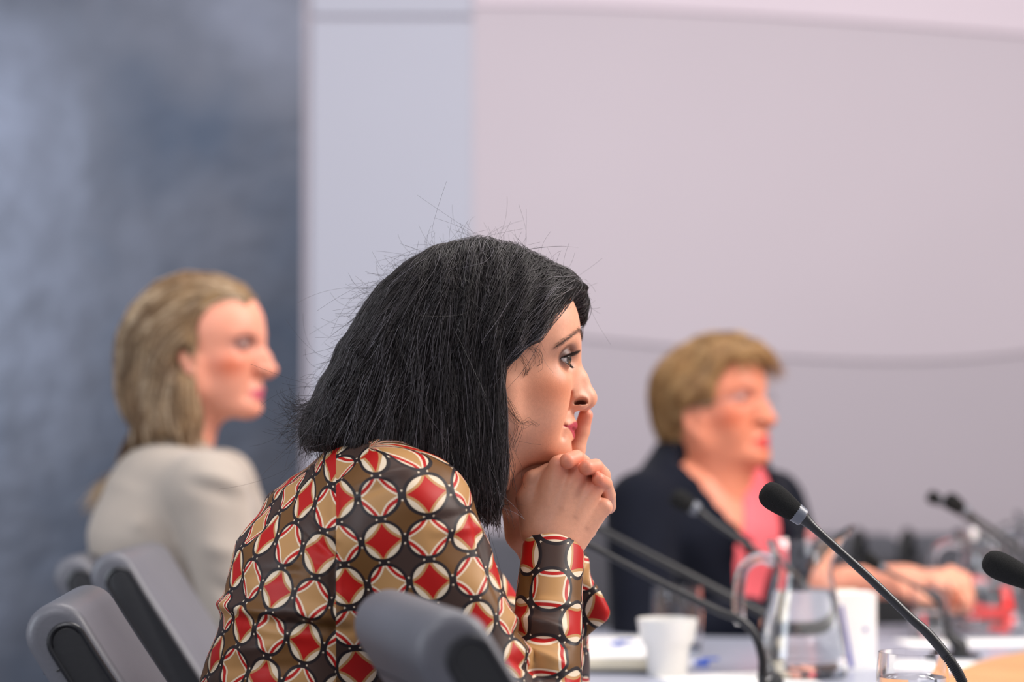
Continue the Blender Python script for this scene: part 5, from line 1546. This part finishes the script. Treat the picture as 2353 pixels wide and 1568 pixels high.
jp = torso_parts(0.0) + [(cone(shN, elN, 0.068, 0.055), 0.02), (cone(elN, wrN, 0.055, 0.042), 0.01), (cone(shF, elF, 0.066, 0.052), 0.02), (cone(elF, wrF, 0.05, 0.036), 0.01)]
for s in (-1, 1):
    jp += [(cone((0.045, s * 0.090 - 0.015, 1.02), (0.150, s * 0.055 - 0.03, 0.90), 0.020, 0.020), 0.012), (cone((0.150, s * 0.055 - 0.03, 0.90), (0.150, s * 0.015 - 0.03, 0.78), 0.020, 0.012), 0.012), (cone((-0.075, s * 0.055, 1.06), (0.035, s * 0.092, 1.03), 0.022, 0.022), 0.012)]
garment('jacket', bodyC, M['navy'], TC, jp, (-0.25, -0.36, 0.52), (0.5, 0.48, 1.12), 0.0065, subs=[(vcut(0.105, 1.06, 0.64, -0.032), 0.006), (ell((-0.005, 0, 1.10), (0.068, 0.068, 0.09)), 0.008)], wr=0.002)
garment('top', bodyC, M['pink'], TC, torso_parts(0.012), (-0.2, -0.24, 0.56), (0.2, 0.24, 1.06), 0.008, subs=[(vcut(0.072, 1.06, 0.89, -0.075), 0.006), (ell((-0.0, 0, 1.10), (0.085, 0.085, 0.10)), 0.008)], wr=0.001)
# neck and upper chest, forearm and hand, part of the body
Vl = Vol((-0.17, -0.2, 0.70), (0.17, 0.2, 1.06), 0.005)
for prim, k in torso_parts(0.020): Vl.add(prim, k)
v2, f2 = Vl.mesh()
class _T:
    def __init__(s, v, f): s.v, s.f = v, f
    def mesh(s): return s.v, s.f
add_to_body(bodyC, _T(xf(TC, v2), f2), rgb(212, 132, 102))
wF = at(1945, 1345, 1.80); hF_ = at(2075, 1335, 1.70)
Vl = Vol(np.minimum(wF, hF_) - [0.08, 0.12, 0.12], np.maximum(wF, hF_) + [0.22, 0.08, 0.09], 0.003)
Vl.add(cone(wF - (hF_ - wF) * 0.3, wF, 0.034, 0.034), 0.01); Vl.add(cone(wF, hF_, 0.034, 0.027), 0.01)
dx = (hF_ - wF) / np.linalg.norm(hF_ - wF); dz = np.array([0, -0.35, 0.94]); dz -= dx * (dz @ dx); dz /= np.linalg.norm(dz); dy = np.cross(dz, dx)
relaxed_hand(Vl, hF_, np.column_stack([dx, dy, dz]), 1.05, 0.55)
add_to_body(bodyC, Vl, rgb(230, 160, 132))
wN = at(1720, 1425, 1.60)
Vl = Vol(wN - [0.08, 0.1, 0.05], wN + [0.22, 0.1, 0.07], 0.0035)
relaxed_hand(Vl, wN + [0.01, 0, 0.0], np.array([[1.0, 0, 0], [0, 1, 0], [0, 0, 1]]), 1.0, 0.16)
add_to_body(bodyC, Vl, rgb(230, 160, 132))
legs('trousers', bodyC, M['trousers'], 0.385, 1.95, 0.575, 0.36, yaw=math.radians(-42))
# brooch on the lapel
pb_ = toC(at(1790, 1215, 1.83))
bro_ = part('brooch', mat('rose_enamel', rgb(190, 120, 120), 0.3), None, lambda bm: add_lathe(bm, [(0.016, -0.003), (0.017, 0.0), (0.010, 0.004)], 20))
bro_.location = xf(TC, np.array([[0.166, 0.085, 0.905]]))[0]; bro_.rotation_euler = (math.pi / 2, 0, math.radians(48))
tag(bro_, 'round rose-coloured brooch pinned to the navy lapel', 'brooch')
# her chair
c4 = copy_tree(chair)
for ch in c4.children:
    if ch.name.split('.')[0] in ('backrest', 'side_gusset', 'seam', 'stitch', 'seat', 'seat_shell'): ch.location.z = -0.02
th = math.radians(-42)
c4.location = (0.385 - 0.30 * math.cos(th), 1.95 - 0.30 * math.sin(th), 0); c4.rotation_euler = (0, 0, th)
tag(c4, 'grey chair hidden behind the woman in the navy jacket', 'chair', 'grey leather chairs at the table')
